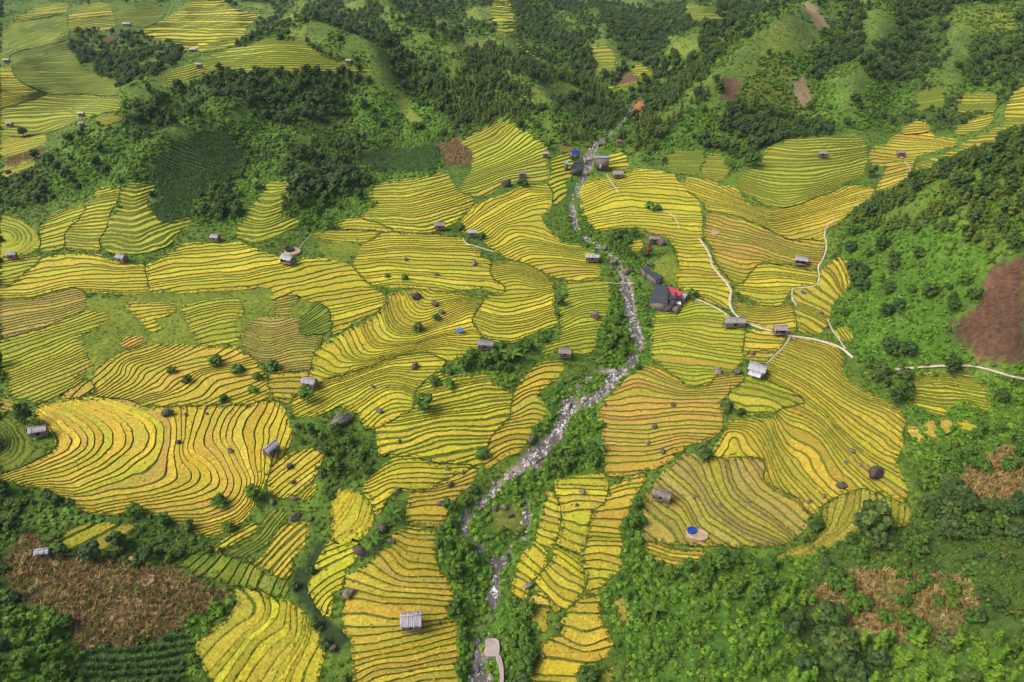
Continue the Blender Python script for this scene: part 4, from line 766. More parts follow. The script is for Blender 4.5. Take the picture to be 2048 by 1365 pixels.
M_LOLIVE = leaf_mat('leaf_olive', [(.07, .115, .016), (.12, .15, .02), (.06, .11, .016), (.10, .145, .024)])
M_LBRIGHT = leaf_mat('leaf_bright', [(.10, .21, .014), (.14, .24, .018), (.075, .18, .014)], .3)
M_LTUFT = leaf_mat('grass_blade', [(.075, .13, .011), (.12, .17, .013), (.055, .10, .010), (.14, .155, .017)], .3)
M_LCORN = leaf_mat('corn_leaf', [(.085, .165, .045), (.11, .195, .045), (.07, .14, .04)], .3)
M_LDRY = leaf_mat('dry_stalk', [(.36, .22, .07), (.24, .125, .055), (.44, .32, .12), (.16, .16, .04), (.30, .20, .07), (.10, .13, .03)], .2)
M_LRED = leaf_mat('leaf_rusty', [(.12, .06, .025), (.09, .08, .02), (.15, .08, .03)], .2)
M_BARK, n, b = new_mat('bark'); f1 = noise_tex(n, 4, 3, .6, 'Object', stretch=(1, 1, .2))
n.links.new(ramp(n, f1.outputs[0], [(.3, (.05, .04, .028)), (.7, (.17, .14, .105))]), b.inputs['Base Color'])
def rvec(n, r): v = r.standard_normal((n, 3)); return v/np.linalg.norm(v, axis=1)[:, None]
def leaf_quads(c, nrm, size, r, asp=1.5, bend=.25):
    """two-quad bent leaf sprays at points c"""
    n = len(c); t = np.cross(nrm, rvec(n, r)); t /= np.linalg.norm(t, axis=1)[:, None]+1e-9; u = np.cross(nrm, t)
    s = np.asarray(size).reshape(-1, 1)*np.ones((n, 1)); L = t*s*asp*.5; W = u*s*.5; D = -nrm*s*bend
    V = np.stack([c-L+D-W*.55, c-L+D+W*.55, c+W, c-W, c+L+D+W*.5, c+L+D-W*.5], 1).reshape(-1, 3)
    i = np.arange(n)[:, None]*6
    return V, np.vstack([i+[0, 1, 2, 3], i+[3, 2, 4, 5]])
def tube(path, rad, k=6):
    path = np.asarray(path, float); V = []; F = []
    for i, (p, r) in enumerate(zip(path, rad)):
        d = path[min(i+1, len(path)-1)]-path[max(i-1, 0)]; d /= np.linalg.norm(d)+1e-9
        a = np.cross(d, (.3, .9, .1)); a /= np.linalg.norm(a)+1e-9; b_ = np.cross(d, a)
        for j in range(k): th = 2*math.pi*j/k; V.append(p+r*(math.cos(th)*a+math.sin(th)*b_))
    for i in range(len(path)-1):
        for j in range(k): F.append([i*k+j, i*k+(j+1) % k, (i+1)*k+(j+1) % k, (i+1)*k+j])
    return np.array(V), np.array(F)
def join(parts):
    V, F, o = [], [], 0
    for v, f in parts: V.append(v); F.append(np.asarray(f)+o); o += len(v)
    return np.vstack(V), np.vstack(F)
def make_tree(seed, h, w_, nl, ls, shape='round', trunk_f=.3):
    r = np.random.default_rng(seed); parts = []; tr = []
    th = h*trunk_f; lean = r.normal(0, .03*h, 2)
    nlob = {'round': 11, 'tall': 8, 'shrub': 7}[shape]
    lob = []
    for k in range(nlob):
        a = 2.4*k+r.uniform(-.4, .4); q = (k+.5)/nlob
        if shape == 'round': rr = w_*.5*math.sqrt(max(.05, math.sin(math.pi*(.12+.8*q))))*r.uniform(.45, .8); z = th+(h-th)*(.12+.74*q); s = w_*r.uniform(.17, .30)
        elif shape == 'tall': rr = w_*.5*r.uniform(.15, .55)*(1.15-q); z = th+(h-th)*(.08+.86*q); s = w_*r.uniform(.26, .38)*(1.15-.6*q)
        else: rr = w_*.5*r.uniform(.2, .75)*(1.1-.6*q); z = h*(.22+.6*q); s = w_*r.uniform(.18, .3)
        lob.append((np.array([rr*math.cos(a)+lean[0]*q, rr*math.sin(a)+lean[1]*q, z]), s))
    for k, (c, s) in enumerate(lob):
        m = max(6, int(nl/nlob)); d = rvec(m, r); d[:, 2] = np.abs(d[:, 2])*.95-.25*(r.random(m) < .35)
        p = c+d*(s*r.uniform(.55, 1.08, (m, 1)))*np.array([1, 1, .85])
        nm = d+.55*rvec(m, r)+np.array([0, 0, .5]); nm /= np.linalg.norm(nm, axis=1)[:, None]
        parts.append(leaf_quads(p, nm, ls*r.uniform(.6, 1.25, m), r))
    base = np.array([0, 0, -.6])
    top = np.array([lean[0], lean[1], h*.72])
    if shape != 'shrub':
        tr.append(tube([base, [0, 0, .3], [lean[0]*.3, lean[1]*.3, th], top], [h*.03, h*.024, h*.018, h*.005]))
        for k in range(0, nlob, 2):
            c, s = lob[k]; a0 = np.array([lean[0]*.3, lean[1]*.3, th])+(top-np.array([lean[0]*.3, lean[1]*.3, th]))*min(.85, max(0, (c[2]-th)/(h-th)-.25))
            tr.append(tube([a0, (a0+c)/2+[0, 0, -.05*h], c], [h*.011, h*.008, h*.003], 5))
    else:
        for k in range(0, nlob, 2): tr.append(tube([base, lob[k][0]*[.4, .4, .5], lob[k][0]], [.06, .045, .02], 4))
    return join(parts), join(tr)
def make_banana(seed, h=3.2, nl=9):
    r = np.random.default_rng(seed); P = []
    for k in range(nl):
        a = 2.4*k+r.uniform(-.3, .3); L = h*r.uniform(.6, .9); el = r.uniform(.5, 1.2); d = np.array([math.cos(a), math.sin(a), 0]); s = np.array([-math.sin(a), math.cos(a), 0])
        V = []; n_ = 6
        for j in range(n_+1):
            t = j/n_; c = d*L*t*math.cos(el*(1-.7*t))+np.array([0, 0, h*.45+L*(t*math.sin(el)-.62*t*t)]); wd = L*.17*math.sin(math.pi*min(.98, .10+.88*t))**.7
            V += [c-s*wd, c+[0, 0, -.06*L], c+s*wd]
        F = []
        for j in range(n_): F += [[3*j, 3*j+1, 3*j+4, 3*j+3], [3*j+1, 3*j+2, 3*j+5, 3*j+4]]
        P.append((np.array(V), np.array(F)))
    return join(P), tube([[0, 0, -.4], [0, 0, h*.25], [0, 0, h*.5]], [.17, .14, .09], 7)
def make_tuft(seed, h=.9, n=9, spread=.55, wd=.10):
    r = np.random.default_rng(seed); V = []; F = []
    for k in range(n):
        a = r.uniform(0, 6.28); d = np.array([math.cos(a), math.sin(a), 0]); s = np.array([-d[1], d[0], 0])*wd*r.uniform(.7, 1.3); b0 = np.array([*r.normal(0, spread*.35, 2), -.15]); hh = h*r.uniform(.6, 1.1); o = spread*r.uniform(.3, 1)
        i = len(V); m = b0+d*o*.35+[0, 0, hh*.65]; t = b0+d*o+[0, 0, hh*.85]
        V += [b0-s, b0+s, m+s*.9, m-s*.9, t+s*.2, t-s*.2]; F += [[i, i+1, i+2, i+3], [i+3, i+2, i+4, i+5]]
    return np.array(V), np.array(F)
PROTO = bpy.data.collections.new('plant_kinds')
def protos(tag, meshes):
    c = bpy.data.collections.new('kinds_'+tag)
    for k, me in enumerate(meshes): c.objects.link(bpy.data.objects.new('%s_%02d' % (tag, k), me))
    return c
def mono(name, vf, mat): return mesh_np(name, vf[0], vf[1], [mat])
def duo(name, crown, trunk, lm):
    V, F = join([crown, trunk]); return mesh_np(name, V, F, [lm, M_BARK], np.r_[np.zeros(len(crown[1])), np.ones(len(trunk[1]))])
TREES = {}
for key, lm, spec in (('broad', M_LDARK, ('round', 8.0, 6.2, 620, .72, .28)), ('olive', M_LOLIVE, ('tall', 8.0, 3.8, 360, .7, .2)), ('young', M_LBRIGHT, ('tall', 6.5, 2.4, 340, .46, .18)), ('mid', M_LMID, ('round', 5.0, 4.4, 460, .5, .25)), ('shrub', M_LMID, ('shrub', 2.0, 2.6, 170, .42, .1)), ('dshrub', M_LDARK, ('shrub', 2.2, 2.8, 170, .45, .1)), ('bshrub', M_LBRIGHT, ('shrub', 1.8, 2.4, 150, .40, .1)), ('pshrub', M_LOLIVE, ('shrub', 1.8, 2.6, 150, .42, .1))):
    sh, h, w_, nl, ls, tf = spec; TREES[key] = []
    for k in range(5):
        r = random.Random(k+len(key)*13)
        cr, tr = make_tree(k+17*len(TREES), h*r.uniform(.85, 1.15), w_*r.uniform(.85, 1.15), nl, ls, sh, tf)
        TREES[key].append((cr, tr, mono(key+'_crown', cr, lm), mono(key+'_trunk', tr, M_BARK), duo(key+'_plant', cr, tr, lm)))
PR = {k: protos(k, [t[4] for t in v]) for k, v in TREES.items()}
BAN = [make_banana(k, 3.0+.5*k) for k in range(3)]
BAN_M = [(mono('banana_leaves', a, M_LMID), mono('banana_stem', b_, M_BARK)) for a, b_ in BAN]
PR['tuft'] = protos('tuft', [mono('tuft', make_tuft(k, .75, 10, .6, .11), M_LTUFT) for k in range(5)])
PR['reed'] = protos('reed', [mono('reed', make_tuft(k+20, 1.5, 12, .9, .12), M_LTUFT) for k in range(4)])
PR['corn'] = protos('corn', [mono('corn', make_tuft(k+30, 1.7, 9, .7, .14), M_LCORN) for k in range(4)])
PR['dry'] = protos('dry', [mono('dry', make_tuft(k+40, 1.5, 8, .8, .10), M_LDRY) for k in range(4)])
def broadleaf(seed):
    r = np.random.default_rng(seed); n_ = 16; d = rvec(n_, r); p = d*[.7, .7, .35]+[0, 0, .5]; nm = d*.5+[0, 0, .9]; nm /= np.linalg.norm(nm, axis=1)[:, None]
    return leaf_quads(p, nm, r.uniform(.4, .75, n_), r, 1.25, .2)
PR['leafy'] = protos('leafy', [mono('leafy', broadleaf(k), M_LBRIGHT) for k in range(4)])
PR['leafyd'] = protos('leafyd', [mono('leafyd', broadleaf(k+9), M_LMID) for k in range(4)])
def gn_group():
    ng = bpy.data.node_groups.new('scatter', 'GeometryNodeTree')
    ng.interface.new_socket('Geometry', in_out='INPUT', socket_type='NodeSocketGeometry')
    ng.interface.new_socket('Kinds', in_out='INPUT', socket_type='NodeSocketCollection')
    ng.interface.new_socket('Geometry', in_out='OUTPUT', socket_type='NodeSocketGeometry')
    N = ng.nodes; gi = N.new('NodeGroupInput'); go = N.new('NodeGroupOutput'); ip = N.new('GeometryNodeInstanceOnPoints'); ci = N.new('GeometryNodeCollectionInfo')
    ci.inputs['Separate Children'].default_value = True; ci.inputs['Reset Children'].default_value = True
    def att(name, ty): a = N.new('GeometryNodeInputNamedAttribute'); a.data_type = ty; a.inputs['Name'].default_value = name; return [s for s in a.outputs if s.enabled and s.name == 'Attribute'][0]
    L = ng.links.new; L(gi.outputs['Geometry'], ip.inputs['Points']); L(gi.outputs['Kinds'], ci.inputs['Collection']); L(ci.outputs[0], ip.inputs['Instance']); ip.inputs['Pick Instance'].default_value = True
    L(att('idx', 'INT'), ip.inputs['Instance Index']); er = N.new('FunctionNodeEulerToRotation'); L(att('rot', 'FLOAT_VECTOR'), er.inputs[0]); L(er.outputs[0], ip.inputs['Rotation']); L(att('scl', 'FLOAT_VECTOR'), ip.inputs['Scale']); L(ip.outputs[0], go.inputs[0])
    return ng
GN = gn_group()
for k_, c_ in RICE.items():
    c_ = np.array(c_); m_ = leaf_mat('rice_plant_'+k_.lower(), [tuple(c_*.7), tuple(c_*1.15), tuple(c_*np.array([.8, 1.0, 1.0]))], .25)
    PR['rice'+k_] = protos('rice'+k_, [mono('rice', make_tuft(k+60, .34, 7, .55, .13), m_) for k in range(3)])
def scatter(name, key, xyz, smin, smax, label, tilt=.12, seed=0, zs=1.0):
    if not len(xyz): return
    r = np.random.default_rng(seed+5); n_ = len(xyz); me = bpy.data.meshes.new(name); me.vertices.add(n_); me.vertices.foreach_set('co', np.asarray(xyz, np.float32).ravel())
    nk = len(PR[key].objects)
    a = me.attributes.new('idx', 'INT', 'POINT'); a.data.foreach_set('value', r.integers(0, nk, n_).astype(np.int32))
    rot = np.c_[r.normal(0, tilt, (n_, 2)), r.uniform(0, 6.283, n_)]; a = me.attributes.new('rot', 'FLOAT_VECTOR', 'POINT'); a.data.foreach_set('vector', rot.astype(np.float32).ravel())
    s = r.uniform(smin, smax, (n_, 1))*np.ones((1, 3)); s[:, 2] *= zs*r.uniform(.85, 1.2, n_); a = me.attributes.new('scl', 'FLOAT_VECTOR', 'POINT'); a.data.foreach_set('vector', s.astype(np.float32).ravel())
    o = link(name, me, kind='stuff', label=label); md = o.modifiers.new('scatter', 'NODES'); md.node_group = GN
    for it in GN.interface.items_tree:
        if it.name == 'Kinds': md[it.identifier] = PR[key]
    print(name, key, n_)
    return o
def candidates(density, y0, y1, seed):
    """random ground points, density per square metre, within the fan the camera can see"""
    r = np.random.default_rng(seed); out = []
    ya = np.arange(y0, y1, 10.0)
    for a in ya:
        hw = .92*(76+.8*(a+5)); m = r.poisson(density*10*2*hw); out.append(np.c_[r.uniform(-hw, hw, m), r.uniform(a, min(a+10, y1), m)])
    p = np.vstack(out); z = land(p[:, 0], p[:, 1]); px, py, t = project(p[:, 0], p[:, 1], z)
    ok = (px > -120) & (px < 2168) & (py > -90) & (py < 1460); p, z, px, py, t = p[ok], z[ok], px[ok], py[ok], t[ok]
    rdd = grid_z(p[:, 0], p[:, 1], rd); return np.c_[p, z], px, py, t, rdd
fb = box_blur((FMAP > 0).astype(float), 1)
PMAP = np.zeros((MH, MW), np.int16)
for wd, s in PATHS:
    
    for qx, qy in resample(np.array(pts(s)), 3.0): j, i_ = int((qy+MY)/MS), int((qx+MX)/MS); PMAP[max(0, j-1):j+2, max(0, i_-1):i_+2] = 1
def take(cand, classes, woods=None, seed=0, keep=1.0):
    xyz, px, py, t, rdd = cand; c = at_map(CMAP, *rag(px, py, xyz[:, 0], xyz[:, 1])); c = np.where((c == 1) & (clearing(xyz[:, 0], xyz[:, 1]) > .5), 4, c); cr_ = crest(xyz[:, 0], xyz[:, 1]); c = np.where(np.isin(c, [1, 4, 5]) & (cr_ > .55), np.where(noise(xyz[:, 0]/15, xyz[:, 1]/15, 45) > -.1, KINDS_C.index('turf'), KINDS_C.index('hill')), c); w_ = at_map(WMAP, px, py); f = at_map(fb, px, py); pm = at_map(PMAP, px, py)
    ok = (f < .35) & (rdd > .3) & (pm == 0)
    ok &= np.isin(c, [KINDS_C.index(k) for k in classes]) if woods is None else (w_ == woods)
    if woods is not None: ok &= ~np.isin(at_map(CMAP, px, py), [KINDS_C.index(k) for k in ('turf', 'tan', 'soil', 'redsoil', 'crop', 'meadow', 'pale', 'drycorn')])
    if woods is not None: ok &= (noise(xyz[:, 0]/26, xyz[:, 1]/26, 81)+.6*noise(xyz[:, 0]/9, xyz[:, 1]/9, 82)) > (-.32 if woods == 1 else -.65)+.95*crest(xyz[:, 0], xyz[:, 1])
    if keep < 1: ok &= np.random.default_rng(seed).random(len(t)) < keep
    return ok
def visible(xyz, h):
    """is the top of a plant at xyz seen from the photograph's place"""
    x, y, z = xyz[:, 0], xyz[:, 1], xyz[:, 2]+h*.8; px, py, t = project(x, y, z)
    g = ground(np.stack([px, py], 1)); tg = np.sqrt((g[:, 0]**2+g[:, 1]**2+(g[:, 2]-CAM_H)**2)); tt = np.sqrt(x**2+y**2+(z-CAM_H)**2)
    return (px > 0) & (px < 2048) & (py > 0) & (py < 1365) & (tg > tt-6), t
# --- woods
TREE_POOL = []        # (kind, x, y, z, scale, seen size, where)
cw = candidates(.15, 30, 560, 1); cf = candidates(.07, 560, 1000, 2)
for woods, key, dens in ((1, 'broad', .62), (2, 'olive', 1.0)):
    for cand in (cw, cf):
        ok = take(cand, None, woods, 3, dens); xyz = cand[0][ok]
        alt = np.random.default_rng(4).random(len(xyz)) < (.33 if key == 'broad' else .25)+.4*noise(xyz[:, 0]/40, xyz[:, 1]/40, 83)
        for (x, y, z), q in zip(xyz, alt): TREE_POOL.append([key if not q else ('mid' if key == 'broad' else 'broad'), x, y, z, random.uniform(.55, 1.25)*(.58 if key == 'broad' else .56)])
# scattered trees on scrubby slopes
cs = candidates(.010, 30, 900, 5); ok = take(cs, ['scrub', 'hill'], None); 
for (x, y, z) in cs[0][ok]: TREE_POOL.append(['broad' if random.random() < .7 else 'mid', x, y, z, random.uniform(.4, .8)])
GM = np.zeros((MH, MW), np.int16)
for line in GROVES.strip().splitlines():
    k, s = line.split('|'); fill(GM, np.array(pts(s)), 1+'psb'.index(k))
cg = candidates(.16, 20, 330, 8); gk = at_map(GM, cg[1], cg[2]); ok0 = (at_map(fb, cg[1], cg[2]) < .3) & (cg[4] > 2.0)
for k, kind, keep, s0, s1 in ((1, 'young', .75, .55, 1.0), (2, 'mid', .40, .3, .75), (3, 'broad', .22, .6, 1.0)):
    for (x, y, z) in cg[0][ok0 & (gk == k) & (np.random.default_rng(k).random(len(gk)) < keep)]: TREE_POOL.append([kind, x, y, z, random.uniform(s0, s1)])
HT = {'broad': 8, 'olive': 8, 'young': 6.5, 'mid': 5}
xyz = np.array([q[1:4] for q in TREE_POOL]); hh = np.array([HT[q[0]]*q[4] for q in TREE_POOL]); _near = hh/np.maximum(1, np.hypot(np.hypot(xyz[:, 0], xyz[:, 1]), CAM_H-xyz[:, 2])); _cand = np.argsort(-_near)[:2600]; size = np.zeros(len(hh)); vis, tt = visible(xyz[_cand], hh[_cand]); size[_cand] = np.where(vis, hh[_cand]/tt, 0)
top = set(np.argsort(-size)[:300].tolist())
def where(px, py):
    if py > 1100 and px > 1240: return 'on the wooded slope in the lower right corner'
    if px > 1640 and py > 850: return 'in the scrub at the right edge below the road'
    if px > 1640 and py > 260: return 'on the steep near hill at the right edge'
    if 830 < px < 1330 and py > 440: return 'on the bushy banks of the stream'
    if px < 400 and py > 900: return 'in the lower left corner below the golden field'
    if px < 850 and py < 470: return 'on the dark hillside left of the dry brown plot'
    if px > 1240 and py < 350: return 'on the ridge right of the gorge'
    if py < 330: return 'on the wooded hillside above the weir'
    return 'among the terraces in the middle of the valley'
KN = {'broad': 'dark rounded broadleaf tree', 'olive': 'slender olive-green tree', 'young': 'slim bright green young tree', 'mid': 'bushy mid-green small tree'}
def place_tree(key, xyz, s, label, group, name='tree', var=None, cat='tree', zs=None):
    v = TREES[key][random.randrange(5) if var is None else var]
    r = link(name, None, loc=xyz, rot=(0, 0, random.uniform(0, 6.28)), scale=(s, s, s*(zs or random.uniform(.9, 1.15))), label=label, cat=cat, group=group)
    link('crown', v[2], r); link('trunk', v[3], r); return r
rest = {k: [] for k in HT}; rs_ = {k: [] for k in HT}
for i, q in enumerate(TREE_POOL):
    if i in top:
        px, py, _ = project(q[1], q[2], q[3]); wh = where(px, py)
        place_tree(q[0], (q[1], q[2], q[3]-.1), q[4], KN[q[0]]+' '+wh, KN[q[0]]+'s '+wh)
    else: rest[q[0]].append(q[1:4])
for key, nm in (('broad', 'dark far-off broadleaf wood covering the hillsides'), ('olive', 'olive-green feathery wood on the ridges beside the gorge and right hill'), ('mid', 'mid-green small trees mixed into the far hillside wood'), ('young', 'bright young saplings thick in the lower right corner')):
    scatter('forest', key, np.array(rest[key]) if rest[key] else [], .30 if key in ('broad', 'olive') else .4, .74 if key in ('broad', 'olive') else .85, nm, .05, len(key))
# --- undergrowth
c1 = candidates(.16, 20, 470, 21); c2 = candidates(.9, 20, 300, 22); c3 = candidates(.35, 300, 560, 23); c5 = candidates(.07, 560, 950, 25); c4 = candidates(.05, 470, 950, 24)
def sc(name, key, cand, classes, keep, s0, s1, label, **k): ok = take(cand, classes, None, len(label), keep) & (cand[4] > (1.9 if 'shrub' in key else .3)); return scatter(name, key, cand[0][ok], s0, s1, label, **k)
sc('undergrowth', 'dshrub', c1, ['scrub', 'dark'], .38, .5, 1.15, 'dark shrubs covering the scrubby slopes')
sc('undergrowth', 'shrub', c1, ['scrub', 'lush', 'dark'], .30, .4, .95, 'green shrubs on the slopes and stream banks')
sc('undergrowth', 'bshrub', c1, ['lush', 'hill'], .4, .35, .9, 'bright green shrubs on the stream banks and near hill')
sc('undergrowth', 'pshrub', c1, ['pale', 'scrub'], .3, .5, 1.1, 'pale olive shrubs on the upper slopes')
sc('undergrowth', 'dshrub', c4, ['scrub', 'dark'], .4, .8, 1.6, 'dark shrubs on the far hills')
sc('ground_cover', 'leafy', c2, ['hill', 'lush'], .5, .5, 1.0, 'bright leafy plants carpeting the near hill and stream banks', tilt=.3)
sc('ground_cover', 'leafyd', c2, ['hill', 'lush', 'scrub'], .30, .5, 1.0, 'mid-green leafy plants under the shrubs', tilt=.3)
sc('ground_cover', 'leafy', c3, ['hill', 'pale'], .7, .7, 1.3, 'bright leafy plants on the farther slopes', tilt=.3)
sc('ground_cover', 'leafyd', c3, ['hill', 'scrub', 'pale'], .6, .7, 1.4, 'mid-green leafy plants on the farther slopes', tilt=.3)
sc('grass', 'tuft', c2, ['grass', 'scrub', 'lush'], .75, .5, 1.1, 'rough green grass between the terraced fields', tilt=.2)
sc('grass', 'reed', c2, ['scrub', 'lush'], .18, .5, 1.1, 'tall grass along the stream and gullies', tilt=.2)
sc('undergrowth', 'bshrub', c1, ['drycorn', 'soil'], .10, .25, .6, 'green weeds on the bare and dry plots')
sc('ground_cover', 'leafyd', c2, ['drycorn'], .25, .3, .7, 'green weeds among the dry maize', tilt=.3)
sc('dry_maize', 'dry', c2, ['soil'], .05, .3, .6, 'dry stubble on the bare plots', tilt=.4)
sc('grass', 'tuft', c2, ['meadow'], .22, .35, .7, 'short grass on the fallow meadows', tilt=.2)
sc('grass', 'tuft', c3, ['turf'], .45, .6, 1.3, 'short grass on the open hill slopes', tilt=.2)
sc('grass', 'tuft', c5, ['turf', 'grass'], .5, 1.0, 2.0, 'short grass on the farthest open slopes', tilt=.2)
sc('grass', 'tuft', c3, ['grass'], .5, .6, 1.2, 'rough green grass between the farther fields', tilt=.2)
sc('ground_cover', 'leafyd', c5, ['scrub', 'hill', 'pale'], .8, 1.4, 2.6, 'low green cover on the farthest slopes', tilt=.3)
def rows(classes, y0, y1, step, gap, seed, jit=.15):
    P = []
    for y in np.arange(y0, y1, gap):
        hw = .9*(76+.8*y); xs = np.arange(-hw, hw, step); P.append(np.c_[xs, np.full(len(xs), y)])
    P = np.vstack(P); r = np.random.default_rng(seed); P = P+r.normal(0, jit, P.shape); P[:, 1] += .25*P[:, 0]; z = land(P[:, 0], P[:, 1]); px, py, t = project(P[:, 0], P[:, 1], z); c = (np.c_[P, z], px, py, t, np.full(len(t), 9.))
    return c, take(c, classes)
c, ok = rows(['crop'], 40, 480, .7, 2.0, 1); scatter('maize', 'corn', c[0][ok], .7, 1.2, 'dark green maize standing in rows', .1, 1)
c, ok = rows(['drycorn'], 40, 300, .55, .95, 2, .25); scatter('dry_maize', 'dry', c[0][ok], .6, 1.25, 'dry brown maize stalks on the corn plots', .35, 2)
c, ok = rows(['soil'], 250, 420, .8, 1.6, 3, .2); ok &= c[1] < 1000; scatter('dry_maize', 'dry', c[0][ok], .6, 1.0, 'withered stalks on the bare brown hillside plot', .2, 3)
for k_, lab in (('Y', 'yellow ripe'), ('G', 'golden ripe'), ('O', 'orange ripe'), ('B', 'brown harvested'), ('L', 'yellow-green'), ('V', 'green'), ('D', 'olive')):
    if k_ in SPOTS: q = np.vstack(SPOTS[k_]); scatter('rice_plants', 'rice'+k_, q-[0, 0, .12], .7, 1.3, lab+' rice plants standing in the paddies', .25, ord(k_))
q = np.vstack(SPOTS['bank']); scatter('grass', 'tuft', q-[0, 0, .1], .3, .62, 'grass growing on the terrace banks', .3, 12)
# grassy fringe along the field outlines
fr = []
for i, q in enumerate(FOUT):
    p = resample(np.vstack([q, q[:1]]), 5.0); p = p+np.random.default_rng(i).normal(0, 2.0, p.shape); fr.append(p)
fr = np.vstack(fr); g = ground(fr); okf = (grid_z(g[:, 0], g[:, 1], rd) > .4) & (at_map(PMAP, fr[:, 0], fr[:, 1]) == 0); scatter('grass', 'tuft', g[okf]+[0, 0, .1], .4, .8, 'grassy fringe along the edges of the fields', .2, 9)
# ---------------------------------------------------------------- stream, stones, footpaths
M_WATER, n, b = new_mat('stream_water')
f1 = noise_tex(n, .55, 4, .65, 'World', stretch=(1, .6, 1)); f2 = noise_tex(n, 2.2, 4, .7, 'World')
mm = nd(n, 'ShaderNodeMath', operation='MULTIPLY'); n.links.new(f1.outputs[0], mm.inputs[0]); n.links.new(f2.outputs[0], mm.inputs[1])
foam = ramp(n, mm.outputs[0], [(.27, g3(0)), (.37, g3(1))])
n.links.new(mixc(n, foam, (.075, .062, .047), (.6, .6, .6)), b.inputs['Base Color'])
n.links.new(ramp(n, foam, [(0, g3(.12)), (1, g3(.8))]), b.inputs['Roughness']); b.inputs['Specular IOR Level'].default_value = .5; bump(n, b, f2.outputs[0], .6, .25)
def stone_mat(name, a, c, moss=0.0):
    m, n, b = new_mat(name); oi = n.nodes.new('ShaderNodeObjectInfo'); t = noise_tex(n, 1.4, 5, .7, 'World')
    col = ramp(n, t.outputs[0], [(.28, a), (.7, c)]); col = mixc(n, 1.0, col, ramp(n, oi.outputs['Random'], [(0, g3(.6)), (1, g3(1.3))]), 'MULTIPLY')
    if moss:
        g = n.nodes.new('ShaderNodeNewGeometry'); sx = n.nodes.new('ShaderNodeSeparateXYZ'); n.links.new(g.outputs['Normal'], sx.inputs[0])
        mt = noise_tex(n, .9, 3, .6, 'World'); ad = nd(n, 'ShaderNodeMath', operation='MULTIPLY'); n.links.new(sx.outputs[2], ad.inputs[0]); n.links.new(mt.outputs[0], ad.inputs[1])
        col = mixc(n, ramp(n, ad.outputs[0], [(.42, g3(0)), (.55, g3(moss))]), col, (.05, .075, .014))
    n.links.new(col, b.inputs['Base Color']); bump(n, b, t.outputs[0], .7, .3); return m
M_STONE = stone_mat('stream_stone', (.12, .095, .08), (.43, .37, .34)); M_ROCK = stone_mat('field_rock', (.045, .036, .03), (.21, .17, .145), 1.0); M_ROCKD = stone_mat('dark_rock', (.035, .026, .022), (.15, .115, .10), .5)
M_PATH, n, b = new_mat('footpath_concrete'); t = noise_tex(n, .7, 5, .7, 'World'); n.links.new(ramp(n, t.outputs[0], [(.3, (.24, .19, .14)), (.65, (.46, .39, .31))]), b.inputs['Base Color']); bump(n, b, t.outputs[0], .3, .1)
M_SLAB, n, b = new_mat('weathered_concrete'); t = noise_tex(n, .5, 5, .65, 'World'); n.links.new(ramp(n, t.outputs[0], [(.3, (.20, .155, .135)), (.7, (.32, .26, .24))]), b.inputs['Base Color'])
def ribbon(cl, half, z, across=5, rough=0.0, seed=0):
    d = np.gradient(cl, axis=0); d /= np.linalg.norm(d, axis=1)[:, None]+1e-9; nv = np.stack([-d[:, 1], d[:, 0]], 1); V = []
    for k in range(across):
        q = 2*k/(across-1)-1; p = cl+nv*(half*q)[:, None]; V.append(np.c_[p, z(p, q)])
    V = np.stack(V, 1); m = len(cl); V = V.reshape(-1, 3); i = np.arange(m*across).reshape(m, across)
    return V, np.stack([i[:-1, :-1], i[:-1, 1:], i[1:, 1:], i[1:, :-1]], -1).reshape(-1, 4)
RZ = []
WPART = []
for k, c in enumerate(RIV):
    p = resample(c, 1.0); zc = grid_z(p[:, 0], p[:, 1], gz0)-1.02
    ker = np.ones(9)/9; zs = np.convolve(np.pad(zc, 4, 'edge'), ker, 'valid')+.03*(k == 1)+.05*(k == 2); RZ.append((p, zs))
    V, F = ribbon(p[:, :2], p[:, 2]/2+.7, lambda q, s: zs+.10*fbm(q[:, 0]/1.3, q[:, 1]/1.3, 31, 2)); WPART.append((V, F))
V, F = join(WPART); link('stream', mesh_np('stream', V, F, [M_WATER], smooth=True), kind='structure', label='brown mountain stream with white rapids running down the valley')
def ico(sub):
    t = (1+5**.5)/2; V = [(-1,t,0),(1,t,0),(-1,-t,0),(1,-t,0),(0,-1,t),(0,1,t),(0,-1,-t),(0,1,-t),(t,0,-1),(t,0,1),(-t,0,-1),(-t,0,1)]; V = [np.array(v)/np.linalg.norm(v) for v in V]
    F = [(0,11,5),(0,5,1),(0,1,7),(0,7,10),(0,10,11),(1,5,9),(5,11,4),(11,10,2),(10,7,6),(7,1,8),(3,9,4),(3,4,2),(3,2,6),(3,6,8),(3,8,9),(4,9,5),(2,4,11),(6,2,10),(8,6,7),(9,8,1)]
    for _ in range(sub):
        c = {}; G = []
        def mid(a, b_):
            k = (min(a, b_), max(a, b_))
            if k not in c: v = V[a]+V[b_]; V.append(v/np.linalg.norm(v)); c[k] = len(V)-1
            return c[k]
        for a, b_, d in F: x, y, z = mid(a, b_), mid(b_, d), mid(d, a); G += [(a, x, z), (b_, y, x), (d, z, y), (x, y, z)]
        F = G
    return np.array(V), np.array(F)
IV, IF = ico(2); IV3, IF3 = ico(3)
